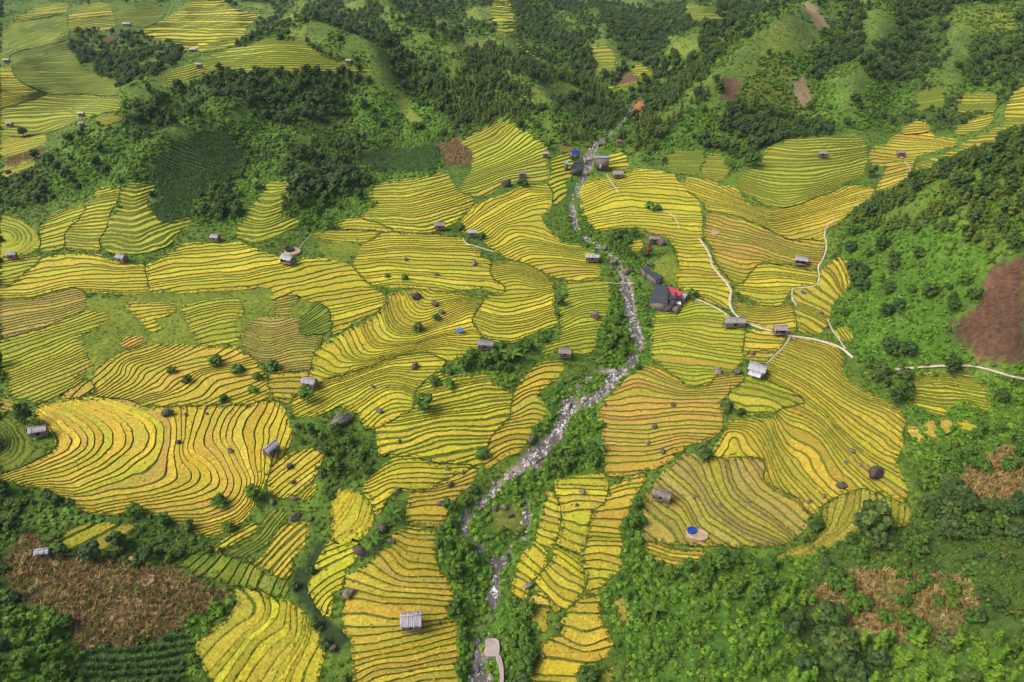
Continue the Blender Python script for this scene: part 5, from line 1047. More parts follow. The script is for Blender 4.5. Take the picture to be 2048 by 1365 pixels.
def rock_mesh(name, seed, mat, fine=False):
    V, F = (IV3, IF3) if fine else (IV, IF); r = np.random.default_rng(seed); p = V.copy()
    for _ in range(9):                                        # chip flat faces off a round core
        d = rvec(1, r)[0]; lim = r.uniform(.55, .9); dd = p@d; p = p-np.where(dd > lim, dd-lim, 0)[:, None]*d
    p = p*(1+.10*noise(V[:, 0]*2.2+seed, V[:, 1]*2.2+V[:, 2]*1.7, seed)+.07*noise(V[:, 0]*6+V[:, 2]*4, V[:, 1]*6-V[:, 2]*3, seed+1))[:, None]*np.array([1, r.uniform(.65, .95), r.uniform(.55, .85)])
    return mesh_np(name, p, F, [mat])
ROCKS = [rock_mesh('stone', k, M_STONE) for k in range(6)]; FROCKS = [rock_mesh('rock', k+20, M_ROCK, True) for k in range(5)]; DROCKS = [rock_mesh('rock', k+40, M_ROCKD, True) for k in range(4)]
PR['stone'] = protos('stone', ROCKS)
def on_land(px, py): return ground([(px, py)])[0]
pool = []
r = np.random.default_rng(77)
for k, (p, zs) in enumerate(RZ):
    for i in range(len(p)-1):
        m = r.poisson(2.2 if k < 2 else 1.6); d = p[i+1, :2]-p[i, :2]; d /= np.linalg.norm(d)+1e-9
        for _ in range(m):
            q = r.uniform(-1, 1); q = np.sign(q)*abs(q)**.6; s = min(1.0, .22+.24*r.pareto(2.4)); off = q*(p[i, 2]/2+.5)
            x, y = p[i, 0]-d[1]*off+r.uniform(-.5, .5)*d[0], p[i, 1]+d[0]*off+r.uniform(-.5, .5)*d[1]; pool.append((x, y, zs[i]+.12*s+max(0, abs(q)-.7)*.8, s))
pool = np.array(pool); px, py, t = project(pool[:, 0], pool[:, 1], pool[:, 2]); vis, tt = visible(pool[:, :3], .5); sz = np.where(vis, pool[:, 3]/tt, 0); topr = set(np.argsort(-sz)[:215].tolist())
def reach(py): return 'at the stream mouth below the concrete ramp' if py > 1270 else 'in the rapids below the island of bushes' if py > 1100 else 'in the two arms around the yellow-flowered islet' if py > 930 else 'in the bend beside the palm-like plants' if py > 790 else 'in the rapids between the lime terraces and the bushy bank' if py > 650 else 'in the stony bed beside the black tarpaulin house' if py > 540 else 'in the narrow stretch between weir and tarpaulin house' if py > 350 else 'in the bed above the weir'
for i in sorted(topr):
    x, y, z, s = pool[i]; lab = 'pale weathered stone '+reach(py[i])
    link('stream_stone', ROCKS[i % 6], loc=(x, y, z), rot=(r.normal(0, .2), r.normal(0, .2), r.uniform(0, 6.28)), scale=s, label=lab, cat='stone', group='stones '+reach(py[i]))
rest_ = np.array([pool[i] for i in range(len(pool)) if i not in topr]); scatter('pebbles', 'stone', rest_[:, :3], .2, .5, 'small pale stones along the stream bed', .3, 3)
for k, (wd, s) in enumerate(PATHS):
    q = catmull(np.array(pts(s)), 4); g = ground(q); p = resample(g[:, :2], 1.2); p = p+.15*np.stack([noise(p[:, 0]/3, p[:, 1]/3, 1), noise(p[:, 0]/3, p[:, 1]/3, 2)], 1)
    zc = land(p[:, 0], p[:, 1])+.42; zc = np.convolve(np.pad(zc, 2, 'edge'), np.ones(5)/5, 'valid')
    V, F = ribbon(p, np.full(len(p), wd/2)*(1+.28*noise(p[:, 0]/2, p[:, 1]/2, 8)), lambda q_, s_: zc-.25*(abs(s_) > .99), 5)
    link('footpath', mesh_np('footpath', V, F, [M_PATH], smooth=True), kind='structure', label='pale footpath winding between the terraced fields')
# ---------------------------------------------------------------- huts
def tint_mat(name, rough=.8, streak=(1, 1, 1), sc_=3.0, lo=.6, hi=1.25):
    m, n, b = new_mat(name); oi = n.nodes.new('ShaderNodeObjectInfo'); t = noise_tex(n, sc_, 4, .65, 'Object', stretch=streak)
    n.links.new(mixc(n, 1.0, oi.outputs['Color'], ramp(n, t.outputs[0], [(.28, g3(lo)), (.72, g3(hi))]), 'MULTIPLY'), b.inputs['Base Color']); b.inputs['Roughness'].default_value = rough; bump(n, b, t.outputs[0], .3, .05); return m
M_ROOF = tint_mat('weathered_roof', .8, (1, .25, 1), 3.0); M_WOOD = tint_mat('old_planks', .85, (2, 2, .4), 3.0, .45, 1.3); M_TARP = tint_mat('tarpaulin', .45, (1, 1, 1), 1.5, .75, 1.2)
def bxs(lst):
    P = []
    for x0, x1, y0, y1, z0, z1 in lst:
        V = np.array([(x, y, z) for z in (z0, z1) for y in (y0, y1) for x in (x0, x1)]); F = np.array([(0, 2, 3, 1), (4, 5, 7, 6), (0, 1, 5, 4), (2, 6, 7, 3), (0, 4, 6, 2), (1, 3, 7, 5)]); P.append((V, F))
    return join(P)
def slope_boards(L, x_dir, y0, z0, y1, z1, nb, r, th=.05):
    """a roof slope of nb overlapping boards running from ridge (y0,z0) to eave (y1,z1)"""
    P = []
    for k in range(nb):
        a, c = -L/2+L*k/nb-.02, -L/2+L*(k+1)/nb+.02; lift = .02*(k % 2)+r.uniform(0, .025); e = r.uniform(-.12, .08); s = np.sign(y1-y0) or 1
        V = np.array([(a, y0, z0+lift), (c, y0, z0+lift), (c, y1+s*e, z1+lift), (a, y1+s*e, z1+lift)]); V = np.vstack([V-[0, 0, th], V]); F = np.array([(3, 2, 1, 0), (4, 5, 6, 7), (0, 1, 5, 4), (1, 2, 6, 5), (2, 3, 7, 6), (3, 0, 4, 7)]); P.append((V, F))
    return join(P)
def hut(px, py, wpx, yaw, label, tint=(.42, .39, .40), depth=.72, open_=False, stilts=.7, wall=1.7, asym=0, wallc=(.20, .155, .115), name='field_hut', cat='hut', group='huts among the terraces', extra=None):
    g = on_land(px, py); t = project(*g)[2]; L = .95*wpx*t/FPX; W = L*depth; r = np.random.default_rng(int(px*7+py)); z0 = g[2]+.25
    if FMAP[int((py+MY)/MS), int((px+MX)/MS)]: z0 += .35
    root = link(name, None, loc=(g[0], g[1], z0), rot=(0, 0, math.radians(yaw)), label=label, cat=cat, group=group)
    def part(nm, vf, mat, col, parent=root): o = link(nm, mesh_np(nm, *vf, [mat]), parent); o.color = (*col, 1); return o
    h = stilts+wall; rise = W*.30; ov = .35; lw, ww = L-2*ov, W-2*ov
    for sx in (-1, 1):
        for sy in (-1, 1): part('post', bxs([(sx*lw/2-.08, sx*lw/2+.08, sy*ww/2-.08, sy*ww/2+.08, -1.0, h)]), M_WOOD, np.array(wallc)*.8)
    part('floor', bxs([(-lw/2-.1, lw/2+.1, -ww/2-.1, ww/2+.1, stilts-.12, stilts)]), M_WOOD, wallc)
    sides = [(-lw/2, lw/2, -ww/2-.03, -ww/2+.03), (-lw/2, lw/2, ww/2-.03, ww/2+.03), (-lw/2-.03, -lw/2+.03, -ww/2, ww/2), (lw/2-.03, lw/2+.03, -ww/2, ww/2)]
    for k, (a, c, d, e) in enumerate(sides):
        if open_ and k == 0: continue
        nb = max(5, int((c-a+e-d)/.28)); bl = []
        for j in range(nb):
            q0, q1 = j/nb, (j+.93)/nb; top_ = h-r.uniform(0, .08)*(1)-(.35 if open_ else 0)
            if k == 0 and .4 < (j+.5)/nb < .58: top_ = stilts+.25
            bl.append((a+(c-a)*q0, a+(c-a)*q1, d, e, stilts, top_) if c-a > e-d else (a, c, d+(e-d)*q0, d+(e-d)*q1, stilts, top_))
        part('wall', bxs(bl), M_WOOD, np.array(wallc)*r.uniform(.8, 1.2))
    tint = np.array(tint)*.62
    rp = part('roof', slope_boards(L, 1, 0, h+rise, -W/2, h-.08, max(6, int(L/.45)), r), M_ROOF, tint)
    part('roof', slope_boards(L, 1, 0, h+rise, W/2*(1-.25*asym), h-.08+rise*.25*asym, max(6, int(L/.45)), r), M_ROOF, np.array(tint)*.92)
    part('ridge_cap', bxs([(-L/2-.05, L/2+.05, -.12, .12, h+rise+.02, h+rise+.12)]), M_ROOF, np.array(tint)*1.08, rp)
    gv = []
    for sx in (-1, 1):
        V = np.array([(sx*lw/2, -ww/2, h-.05), (sx*lw/2, ww/2, h-.05), (sx*lw/2, 0, h+rise*.9)]); V = np.vstack([V-[.02, 0, 0], V+[.02, 0, 0]]); gv.append((V, np.array([(0, 1, 2, 2), (3, 5, 4, 4)])))
    if not open_:
        for v, f in gv: part('gable', (v, f[:, :3]), M_WOOD, wallc)
    if extra: extra(part, L, W, h, r)
    return root
def lean_to(part, L, W, h, r):
    part('lean_to', slope_boards(L*.7, 1, -W*.45, h-.15, -W*.95, h-.75, 7, r), M_ROOF, (.46, .43, .44))
def door_step(part, L, W, h, r): part('doorstep', bxs([(-.9, .9, -W/2-1.6, -W/2+.1, -.3, .12)]), M_SLAB, (.6, .6, .6))
GR = (.47, .43, .45); BR = (.30, .245, .21); PALE = (.55, .53, .53); LAV = (.50, .45, .49)
for a in (
 (825, 1256, 44, 3, 'square plank hut with broad grey roof on the golden terraces near the bottom', LAV, .85),
 (1322, 1003, 40, -28, 'brown-grey plank hut turned aslant above the blue-lined pond', BR, .62),
 (545, 911, 32, 62, 'plank-roofed hut at the right tip of the large S-curved golden field', GR, .72),
 (622, 778, 30, -12, 'grey hut perched above a bush-covered rock', LAV, .75),
 (83, 874, 34, 18, 'grey-roofed hut on the green ringed terraces beside the dark tree', GR, .62),
 (93, 1118, 28, 12, 'pale blue-grey roofed hut among the dry corn', (.46, .48, .52), .65),
 (972, 700, 34, -6, 'grey plank hut at the head of the bushy gully', (.36, .32, .31), .6),
 (1130, 716, 26, -8, 'small brown hut near the stream left of the rapids', (.36, .29, .27), .8),
 (1467, 655, 44, 1, 'long low grey hut beside the white footpath', (.42, .385, .37), .5),
 (1557, 672, 27, -2, 'square hut standing right on the white footpath', (.43, .38, .39), .75, True),
 (1513, 750, 36, -32, 'two-gabled pale grey hut at the end of the green walkway', PALE, .85),
 (1600, 533, 26, -22, 'open-sided hut in the big orange-brown field', GR, .7, True),
 (1184, 526, 29, -4, 'grey hut on the stream bank left of the waterfall', PALE, .55),
 (1307, 488, 23, 0, 'brown hut behind the reddish tall tree', (.37, .29, .28), .6),
 (880, 461, 23, 4, 'brown-roofed hut by the footpath, left of the pair', (.38, .32, .27), .7),
 (945, 474, 20, 4, 'grey-roofed hut by the footpath, right of the pair', PALE, .7),
 (578, 530, 29, -26, 'open-fronted hut beside the dark pit', PALE, .75, True),
 (247, 526, 22, -22, 'small grey hut just below the green rounded mound', GR, .8),
 (28, 521, 20, 8, 'low grey hut at the left edge of the valley', GR, .6),
 (433, 484, 18, -14, 'small pointed hut between the two bow-shaped mounds', GR, .85),
 (1045, 357, 17, 2, 'small brown hut among bushes below the steep hillside terraces', (.35, .28, .26), .6),
 (1091, 317, 13, 4, 'tiny pale hut at the edge of the steep hillside terraces', PALE, .6),
 (1235, 357, 22, 5, 'pinkish-roofed hut at the head of the short path below the weir', (.46, .36, .36), .75),
 (1237, 291, 12, 0, 'tiny red-brown hut at the foot of the wood above the weir', (.34, .17, .13), .6),
 (1643, 317, 19, -3, 'lone hut near the top of the oval field', (.38, .33, .35), .7),
 (1800, 315, 17, -3, 'hut with a white doorstep on the orange-gold terraces', (.38, .32, .32), .7),
 (165, 236, 13, 0, 'tiny white-roofed hut on the far valley floor, upper of two', (.7, .7, .7), .6),
 (166, 255, 11, 0, 'tiny grey hut on the far valley floor, lower of two', GR, .6),
 (400, 138, 13, 0, 'small far hut below the ridge-top terraces', PALE, .6),
 (388, 106, 15, 2, 'pale-roofed far hut at the foot of the bright golden slope', (.62, .60, .56), .5),
 (255, 53, 17, 4, 'far pale hut at the top of the wood in the far valley', PALE, .5),
 (518, 76, 12, 20, 'small hut on the crest at the left end of the ridge-top terraces', PALE, .6),
 (15, 127, 13, 8, 'tiny pale-roofed hut at the left edge of the far valley', (.6, .6, .58), .6),
 (22, 256, 15, -4, 'low grey hut in the copse at the left edge', GR, .5),
 (698, 129, 12, 0, 'tiny hut at the right end of the ridge-top terraces', PALE, .6),
):
    px, py, wd, yaw, lab, tint, dep = a[:7]
    hut(px, py, wd, yaw, lab, tint, dep, open_=len(a) > 7, stilts=.7 if wd > 20 else .4, extra=lean_to if px == 1513 else door_step if px == 1800 else None)
# ---------------------------------------------------------------- tarpaulin houses by the stream
def sheet_roof(corners, zs, th, r, nx=10, sag=.15, ridges=6):
    """a sagging creased sheet between four corners"""
    c = np.array(corners, float); V = []
    for j in range(nx+1):
        for i in range(nx+1):
            u, v = i/nx, j/nx; p = (1-v)*((1-u)*c[0]+u*c[1])+v*((1-u)*c[3]+u*c[2]); z = (1-v)*((1-u)*zs[0]+u*zs[1])+v*((1-u)*zs[3]+u*zs[2])
            V.append((p[0]+r.normal(0, .05), p[1]+r.normal(0, .05), z-sag*math.sin(math.pi*u)*math.sin(math.pi*v)+.07*math.sin(u*ridges*6.28+2*v)))
    V = np.array(V); m = len(V); V = np.vstack([V, V-[0, 0, th]]); q = np.arange(m).reshape(nx+1, nx+1); F = np.stack([q[:-1, :-1], q[:-1, 1:], q[1:, 1:], q[1:, :-1]], -1).reshape(-1, 4); F = np.vstack([F, F[:, ::-1]+m])
    e = []
    for s in (q[0], q[:, -1], q[-1][::-1], q[:, 0][::-1]):
        for a_, b_ in zip(s[:-1], s[1:]): e.append((b_, a_, a_+m, b_+m))
    return V, np.vstack([F, np.array(e)])
def shed(name, label, sheets, posts=True, cat='shed', walls=(.14, .115, .10)):
    """sheets: list of (colour, 4 photo corners, heights of the corners above ground)"""
    r = np.random.default_rng(len(label)); allp = np.vstack([np.array(pts(s[1])) for s in sheets]); g0 = on_land(*allp.mean(0)); root = link(name, None, loc=tuple(g0), label=label, cat=cat, group='tarpaulin-roofed buildings by the stream')
    for s in sheets:
        col, cs, hs = s; P = []
        for (px, py), h in zip(pts(cs), hs):
            # corner of a roof h metres above ground: step back along the sight line
            u, f, d = ray(px, py); g = ground([(px, py)])[0]; t_ = math.sqrt(((g-[0, 0, CAM_H])**2).sum())/math.sqrt(u*u+f*f+d*d); t2 = t_*(1-h/max(1, CAM_H-g[2])); P.append((t2*u, t2*f, t2*d+CAM_H))
        P = np.array(P)-g0; o = link('roof_sheet', mesh_np('roof_sheet', *sheet_roof(P[:, :2], P[:, 2], .06, r), [M_TARP if col[0] < .3 or col[2] > .3 else M_ROOF]), root); o.color = (*col, 1)
        if posts:
            cen = P.mean(0)
            for p in P:
                q = p+(cen-p)*.07; o = link('post', mesh_np('post', *bxs([(q[0]-.07, q[0]+.07, q[1]-.07, q[1]+.07, -1.6, p[2]-.05)]), [M_WOOD]), root); o.color = (.14, .11, .09, 1)
            q = P+(cen-P)*.12
            for i in range(4):
                a_, b_ = q[i], q[(i+1) % 4]; V = np.array([[a_[0], a_[1], -1.5], [b_[0], b_[1], -1.5], [b_[0], b_[1], b_[2]-.25], [a_[0], a_[1], a_[2]-.25]]); d = np.cross(V[1]-V[0], (0, 0, 1)); d = d/np.linalg.norm(d)*.03; V = np.vstack([V, V+d])
                o = link('wall', mesh_np('wall', V, np.array([(0, 1, 2, 3), (7, 6, 5, 4), (0, 4, 5, 1), (1, 5, 6, 2), (2, 6, 7, 3), (3, 7, 4, 0)]), [M_WOOD]), root); o.color = (*walls, 1)
    return root
BK = (.030, .031, .038)
shed('farmhouse', 'sprawling farmhouse under black tarpaulins with one red roof panel by the stream', [
  ((.036, .036, .043), '1310,568 1334,572 1338,588 1304,590', (3.6, 4.0, 4.2, 2.9)), (BK, '1304,589 1338,587 1336,606 1297,605', (3.3, 4.4, 3.6, 2.3)), (BK, '1334,573 1352,582 1354,596 1330,600', (4.1, 4.3, 4.0, 3.8)), ((.026, .027, .034), '1330,598 1354,592 1350,606 1326,616', (3.6, 4.0, 2.8, 2.2)),
  ((.33, .035, .05), '1335,571 1366,585 1361,592 1345,592', (4.6, 4.5, 3.6, 4.2)), ((.36, .30, .29), '1361,587 1376,588 1370,597 1356,598', (2.6, 2.3, 2.2, 2.4)), ((.62, .62, .62), '1348,602 1362,604 1362,609 1350,607', (2.2, 2.0, 1.8, 2.0))], cat='house')
shed('livestock_shed', 'low black-roofed shed in two stepped sections beside the bright green plot', [((.034, .036, .046), '1282,534 1298,535 1303,545 1290,546', (2.4, 2.6, 2.5, 2.3)), ((.034, .036, .046), '1293,545 1310,544 1328,555 1312,561', (2.5, 2.6, 2.2, 2.1))])
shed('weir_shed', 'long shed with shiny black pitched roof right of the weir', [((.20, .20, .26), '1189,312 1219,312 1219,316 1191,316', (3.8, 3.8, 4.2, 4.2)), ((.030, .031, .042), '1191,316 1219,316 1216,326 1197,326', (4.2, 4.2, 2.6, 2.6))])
shed('mill_house', 'dark patched-roof house among trees left of the weir', [((.055, .055, .06), '1146,324 1168,322 1168,331 1144,334', (3.6, 3.8, 3.0, 2.8)), ((.07, .066, .07), '1142,332 1167,330 1166,340 1140,338', (3.2, 3.2, 2.4, 2.4)), ((.12, .34, .33), '1129,323 1136,321 1137,328 1131,328', (2.4, 2.4, 2.2, 2.2))], cat='house')
shed('tarpaulin_shelter', 'bright blue tarpaulin shelter above the weir', [((.015, .05, .36), '1139,301 1158,301 1160,307 1146,308', (2.4, 2.6, 2.0, 2.0))], cat='shelter')
shed('tarpaulin', 'small blue tarpaulin lying in the middle yellow terraces', [((.05, .12, .33), '911,658 924,656 928,663 915,665', (.9, 1.0, .9, .8))], posts=False, cat='tarpaulin')
def weir():
    a, c = on_land(1168, 320), on_land(1186, 320); o = link('weir', None, loc=tuple(a), label='low concrete weir across the stream beside the long black shed', cat='weir'); d = c-a
    def bar(p, q, w_, h, nm):
        L = np.linalg.norm((q-p)[:2]); V, F = bxs([(0, L, -w_/2, w_/2, -1.2, h)]); an = math.atan2(q[1]-p[1], q[0]-p[0]); R = np.array([[math.cos(an), -math.sin(an), 0], [math.sin(an), math.cos(an), 0], [0, 0, 1]]); k = link(nm, mesh_np(nm, V@R.T+(p-a), F, [M_SLAB]), o); return k
    bar(a, c, 1.0, .9, 'crest_wall'); b0 = on_land(1188, 313); b1 = on_land(1201, 347); bar(b0, b1, 1.0, 1.0, 'wing_wall'); bar(on_land(1167, 316), on_land(1170, 332), .7, .9, 'wing_wall')
weir()
# pond, pit, concrete ramp
def disc_poly(name, cs, lift, mat, label, col=None, kind=None, cat=None, rim=0.0, th=.1, n2=2):
    g = ground(smooth_closed(np.array(pts(cs)), n2)); c = g.mean(0); z = land(g[:, 0], g[:, 1])+lift; z = .5*z+.5*z.mean(); V = np.c_[g[:, :2], z]-[c[0], c[1], c[2]]; m = len(V); W_ = V*[.82, .82, 1]; W_[:, 2] = V[:, 2].mean()-rim; ctr = np.array([[0, 0, V[:, 2].mean()-rim]])
    B = V-[0, 0, th+.8]; A = np.vstack([V, W_, ctr, B]); F = [(i, (i+1) % m, m+(i+1) % m, m+i) for i in range(m)]+[(m+i, m+(i+1) % m, 2*m, 2*m) for i in range(m)]+[((i+1) % m, i, 2*m+1+i, 2*m+1+(i+1) % m) for i in range(m)]
    me = bpy.data.meshes.new(name); me.from_pydata(A.tolist(), [], [f if f[2] != f[3] else f[:3] for f in F]); me.materials.append(mat); me.update(); o = link(name, me, loc=tuple(c), label=label, kind=kind, cat=cat)
    if col: o.color = (*col, 1)
    return o
M_EARTH, n, b = new_mat('bare_earth'); t = noise_tex(n, 1.1, 4, .7, 'World'); n.links.new(ramp(n, t.outputs[0], [(.3, (.20, .135, .08)), (.7, (.38, .28, .18))]), b.inputs['Base Color'])
disc_poly('earth_patch', '1372,1064 1384,1060 1402,1062 1416,1070 1415,1082 1400,1087 1380,1083 1370,1076', .85, M_EARTH, 'trampled pale earth around the blue-lined pond', kind='structure')
disc_poly('lined_pond', '1374,1063 1382,1061 1391,1062 1392,1069 1388,1075 1378,1076 1373,1070', 1.45, M_TARP, 'small pond lined with bright blue plastic on the brown harvested field', (.010, .045, .27), cat='pond', rim=.3)
disc_poly('earth_patch', '571,500 588,497 600,500 603,508 590,514 572,514 568,507', .75, M_EARTH, 'pale trampled earth around the dark pit', kind='structure')
disc_poly('lined_pit', '570,502 578,499 587,500 590,505 584,509 574,509', 1.5, M_TARP, 'dark pit lined with black plastic behind the open-fronted hut', (.012, .012, .014), cat='pit', rim=.3)
for cs, lab in (('285,1155 300,1150 314,1155 306,1170 290,1178 282,1166', 'bare pale scar in the dry corn, the larger one'), ('256,1118 268,1114 272,1120 262,1125', 'bare pale scar above the dry corn, the smaller one'), ('92,1122 112,1122 124,1130 112,1137 96,1132', 'bare pale yard in front of the blue-grey hut'), ('4,1236 28,1236 32,1244 10,1246', 'bare pale scar at the left edge below the corn'), ('1420,462 1438,460 1440,470 1424,472', 'pinkish bare spot in the orange-brown field')):
    disc_poly('earth_patch', cs, .45, M_EARTH, lab, kind='structure')
disc_poly('concrete_ramp', '970,1286 995,1284 1000,1300 998,1320 990,1322 972,1324 968,1312 972,1302', 1.5, M_SLAB, 'pinkish concrete landing beside the stream', kind='structure', n2=1)
disc_poly('concrete_ramp', '990,1320 1000,1316 1007,1340 1008,1380 1000,1380 999,1345', 1.35, M_SLAB, 'narrow concrete ramp leading down from the landing', kind='structure', n2=1)
# ---------------------------------------------------------------- boulders in the fields
def boulder(px, py, wpx, label, kind='rock', sink=.25):
    g = on_land(px, py); t_ = project(*g)[2]; s = wpx*t_/FPX/2; rr = random.Random(px*31+py)
    o = link('boulder', (DROCKS if kind == 'dark' else FROCKS)[rr.randrange(4)], loc=(g[0], g[1], g[2]+.3+s*.35), rot=(rr.uniform(-.25, .25), rr.uniform(-.25, .25), rr.uniform(0, 6.28)), scale=(s, s*rr.uniform(.8, 1.1), s*rr.uniform(.8, 1.15)), label=label, cat='boulder', group='boulders in the rice fields')
    return o
for a in ((686, 848, 46, 'huge grey boulder at the top of the scrubby gully', 'rock'), (1747, 954, 38, 'big dark boulder in the lower right golden field', 'dark'), (699, 1192, 27, 'boulder with a grassy top left of the square plank hut', 'rock'), (948, 530, 17, 'tall brown boulder in the wide yellow terraces below the white path', 'rock'), (811, 521, 12, 'brown boulder in the wide yellow terraces, near their left side', 'rock'), (873, 551, 12, 'boulder with weeds on a bank of the wide yellow terraces', 'rock'), (832, 598, 22, 'long flat boulder at the upper left of the tan bowl terraces', 'dark'), (820, 591, 9, 'small boulder touching the long flat boulder', 'rock'), (869, 612, 18, 'flat dark boulder inside the bowl of terraces', 'dark'), (883, 628, 15, 'dark boulder with weeds above the blue tarpaulin', 'dark'), (831, 736, 20, 'brown boulder in the golden terraces below the bowl', 'dark'), (745, 776, 13, 'upright boulder between golden terraces left of the round bush', 'rock'), (759, 825, 18, 'dark boulder left of the round bush in the centre', 'dark'), (799, 885, 9, 'little red-brown boulder in the striped yellow terraces', 'dark'), (1190, 637, 24, 'long dark boulder in the yellow-green terraces near the stream', 'dark'), (1308, 856, 15, 'pale pointed boulder in the tan field', 'rock'), (1296, 889, 11, 'brown boulder at the lower bank of the tan field', 'rock'), (1325, 906, 16, 'dark boulder near the tan field bottom', 'dark'), (1210, 812, 9, 'pinkish boulder at the tan field edge by the stream', 'rock'), (1345, 812, 12, 'dark boulder on the upper bank of the tan field', 'dark'), (1057, 1174, 22, 'grey boulder at the tip of the yellow paddies by the stream', 'rock'), (1117, 1257, 12, 'round boulder above the orange-gold bottom terraces', 'rock'), (1086, 1313, 13, 'boulder on the left border of the orange-gold bottom terraces', 'rock'), (1164, 987, 17, 'flat round stone heap in the bright yellow terraces', 'rock'), (1154, 1013, 9, 'reddish boulder just below the flat round stone heap', 'dark'), (880, 1010, 16, 'brown boulder in the golden paddies by the stream', 'dark'), (797, 982, 12, 'dark boulder at the head of the rocky bush clump', 'dark'), (900, 973, 17, 'dark boulder with shrubs left of the stream bend', 'dark'), (894, 940, 11, 'upright stone on the bank above the dark boulder with shrubs', 'rock'), (925, 948, 10, 'small boulder right of the dark boulder with shrubs', 'rock'), (783, 1086, 18, 'red-brown boulder right of the palm-like plant', 'dark'), (765, 1060, 26, 'broad dark boulder between the two palm-like plants', 'dark'), (722, 1110, 34, 'bush-topped boulder above the square-hut terraces', 'rock'), (990, 1020, 14, 'reddish boulder on the yellow-flowered islet', 'dark'), (1008, 1018, 15, 'rust-red boulder on the islet', 'dark'), (1021, 1034, 13, 'grey boulder on the islet', 'rock'), (1681, 976, 24, 'long pale boulder in the lower right golden field', 'rock'), (1703, 905, 14, 'pale boulder high in the lower right golden field', 'rock'), (1617, 1006, 13, 'flat boulder at the border of brown and golden fields', 'rock'), (1647, 994, 9, 'small stone at the golden field border', 'rock'), (1692, 928, 9, 'small pale boulder up from the long pale one', 'rock'), (1719, 933, 9, 'small boulder left of the big dark boulder', 'rock'), (1438, 1014, 11, 'grey boulder in the brown harvested field', 'rock'), (1388, 996, 10, 'grey boulder up left in the brown harvested field', 'rock'), (1497, 1006, 9, 'low stone in the middle of the brown harvested field', 'rock'), (579, 937, 16, 'dark boulder below the plank-roofed hut', 'dark'), (586, 968, 13, 'dark round boulder between the golden slanting paddies', 'dark'), (545, 1008, 16, 'grey boulder at the top of the green slanting strips', 'rock'), (588, 1000, 15, 'grey boulder with a bush, right of the green slanting strips', 'rock'), (590, 1038, 26, 'dark hollow-looking boulder at the green strips', 'dark'), (623, 1040, 15, 'dark brown boulder at the top of the dark gully', 'dark'), (668, 1302, 19, 'dark brown boulder at the lower end of the gully', 'dark'), (337, 832, 26, 'long flat brown rock in the S-curved golden field', 'dark'), (358, 887, 13, 'flat rock low in the S-curved golden field', 'dark'), (372, 832, 9, 'small rock right of the long flat brown rock', 'dark'), (414, 830, 8, 'small dark rock on a bank of the S-curved golden field', 'dark'), (460, 905, 14, 'pinkish flat rock right in the S-curved golden field', 'rock'), (1436, 747, 20, 'round haystack-like boulder left of the two-gabled hut', 'rock'), (1474, 748, 18, 'purplish boulder next to the two-gabled hut', 'dark'), (1641, 628, 11, 'grey boulder in the terraces at the near hill foot', 'rock'), (1606, 588, 12, 'dark round boulder beside the small footpath corner', 'dark'), (1505, 710, 13, 'stone heap in the small brown field', 'rock'), (1320, 489, 22, 'dark boulder right of the brown hut behind the reddish tree', 'dark'), (1298, 532, 17, 'tall brown boulder above the low black-roofed shed', 'rock'), (1255, 548, 24, 'big pink-brown boulder in the stream above the footbridge', 'rock'), (1210, 500, 14, 'rounded grey boulder at the waterfall', 'rock'), (1228, 530, 20, 'dark wet boulder splitting the waterfall', 'dark'), (1063, 884, 26, 'grass-topped boulder at the pool by the stream bend', 'rock'), (1352, 625, 22, 'brown boulder below the farmhouse', 'rock'), (1013, 372, 24, 'round thatch-like boulder below the steep hillside terraces', 'dark')):
    boulder(*a)
# ---------------------------------------------------------------- single plants standing out in the fields
def plant(px, py, hpx, key, label, name='bush', cat='bush', zs=1.0, wide=1.0, group='bushes standing in the rice fields'):
    g = on_land(px, py); t_ = project(*g)[2]; h0 = {'broad': 8, 'mid': 5, 'shrub': 2, 'dshrub': 2.2, 'bshrub': 1.8, 'olive': 8, 'pshrub': 1.8, 'rusty': 8}[key]; s = hpx*t_/FPX/h0*1.05
    o = place_tree(key if key != 'rusty' else 'olive', (g[0], g[1], g[2]+.15), s, label, group, name, cat=cat, zs=zs); o.scale = (s*wide, s*wide, s*zs)
    if key == 'rusty': o.children[0].data = mono('rusty_crown', TREES['olive'][1][0], M_LRED)
    return o
plant(1735, 1072, 82, 'broad', 'big round dark green tree at the edge of the lower right fields', 'tree', 'tree', 1.0, .95, 'trees standing in the fields')
plant(56, 852, 52, 'broad', 'thin greyish tree above the ringed terraces and their hut', 'tree', 'tree', 1.1, .7, 'trees standing in the fields')
plant(1294, 513, 36, 'rusty', 'tall reddish-brown tree beside the green plot', 'tree', 'tree', .9, 1.1, 'trees standing in the fields')
plant(690, 388, 48, 'broad', 'tall dark tree below the wood above the triangular terraces', 'tree', 'tree', 1.0, .9, 'trees standing in the fields')
plant(1738, 356, 28, 'mid', 'round dark tree at the lower right of the oval field', 'tree', 'tree', .9, 1.2, 'trees standing in the fields')
plant(850, 826, 44, 'mid', 'large round bush in the centre of the golden terraces', zs=.9, wide=1.1)
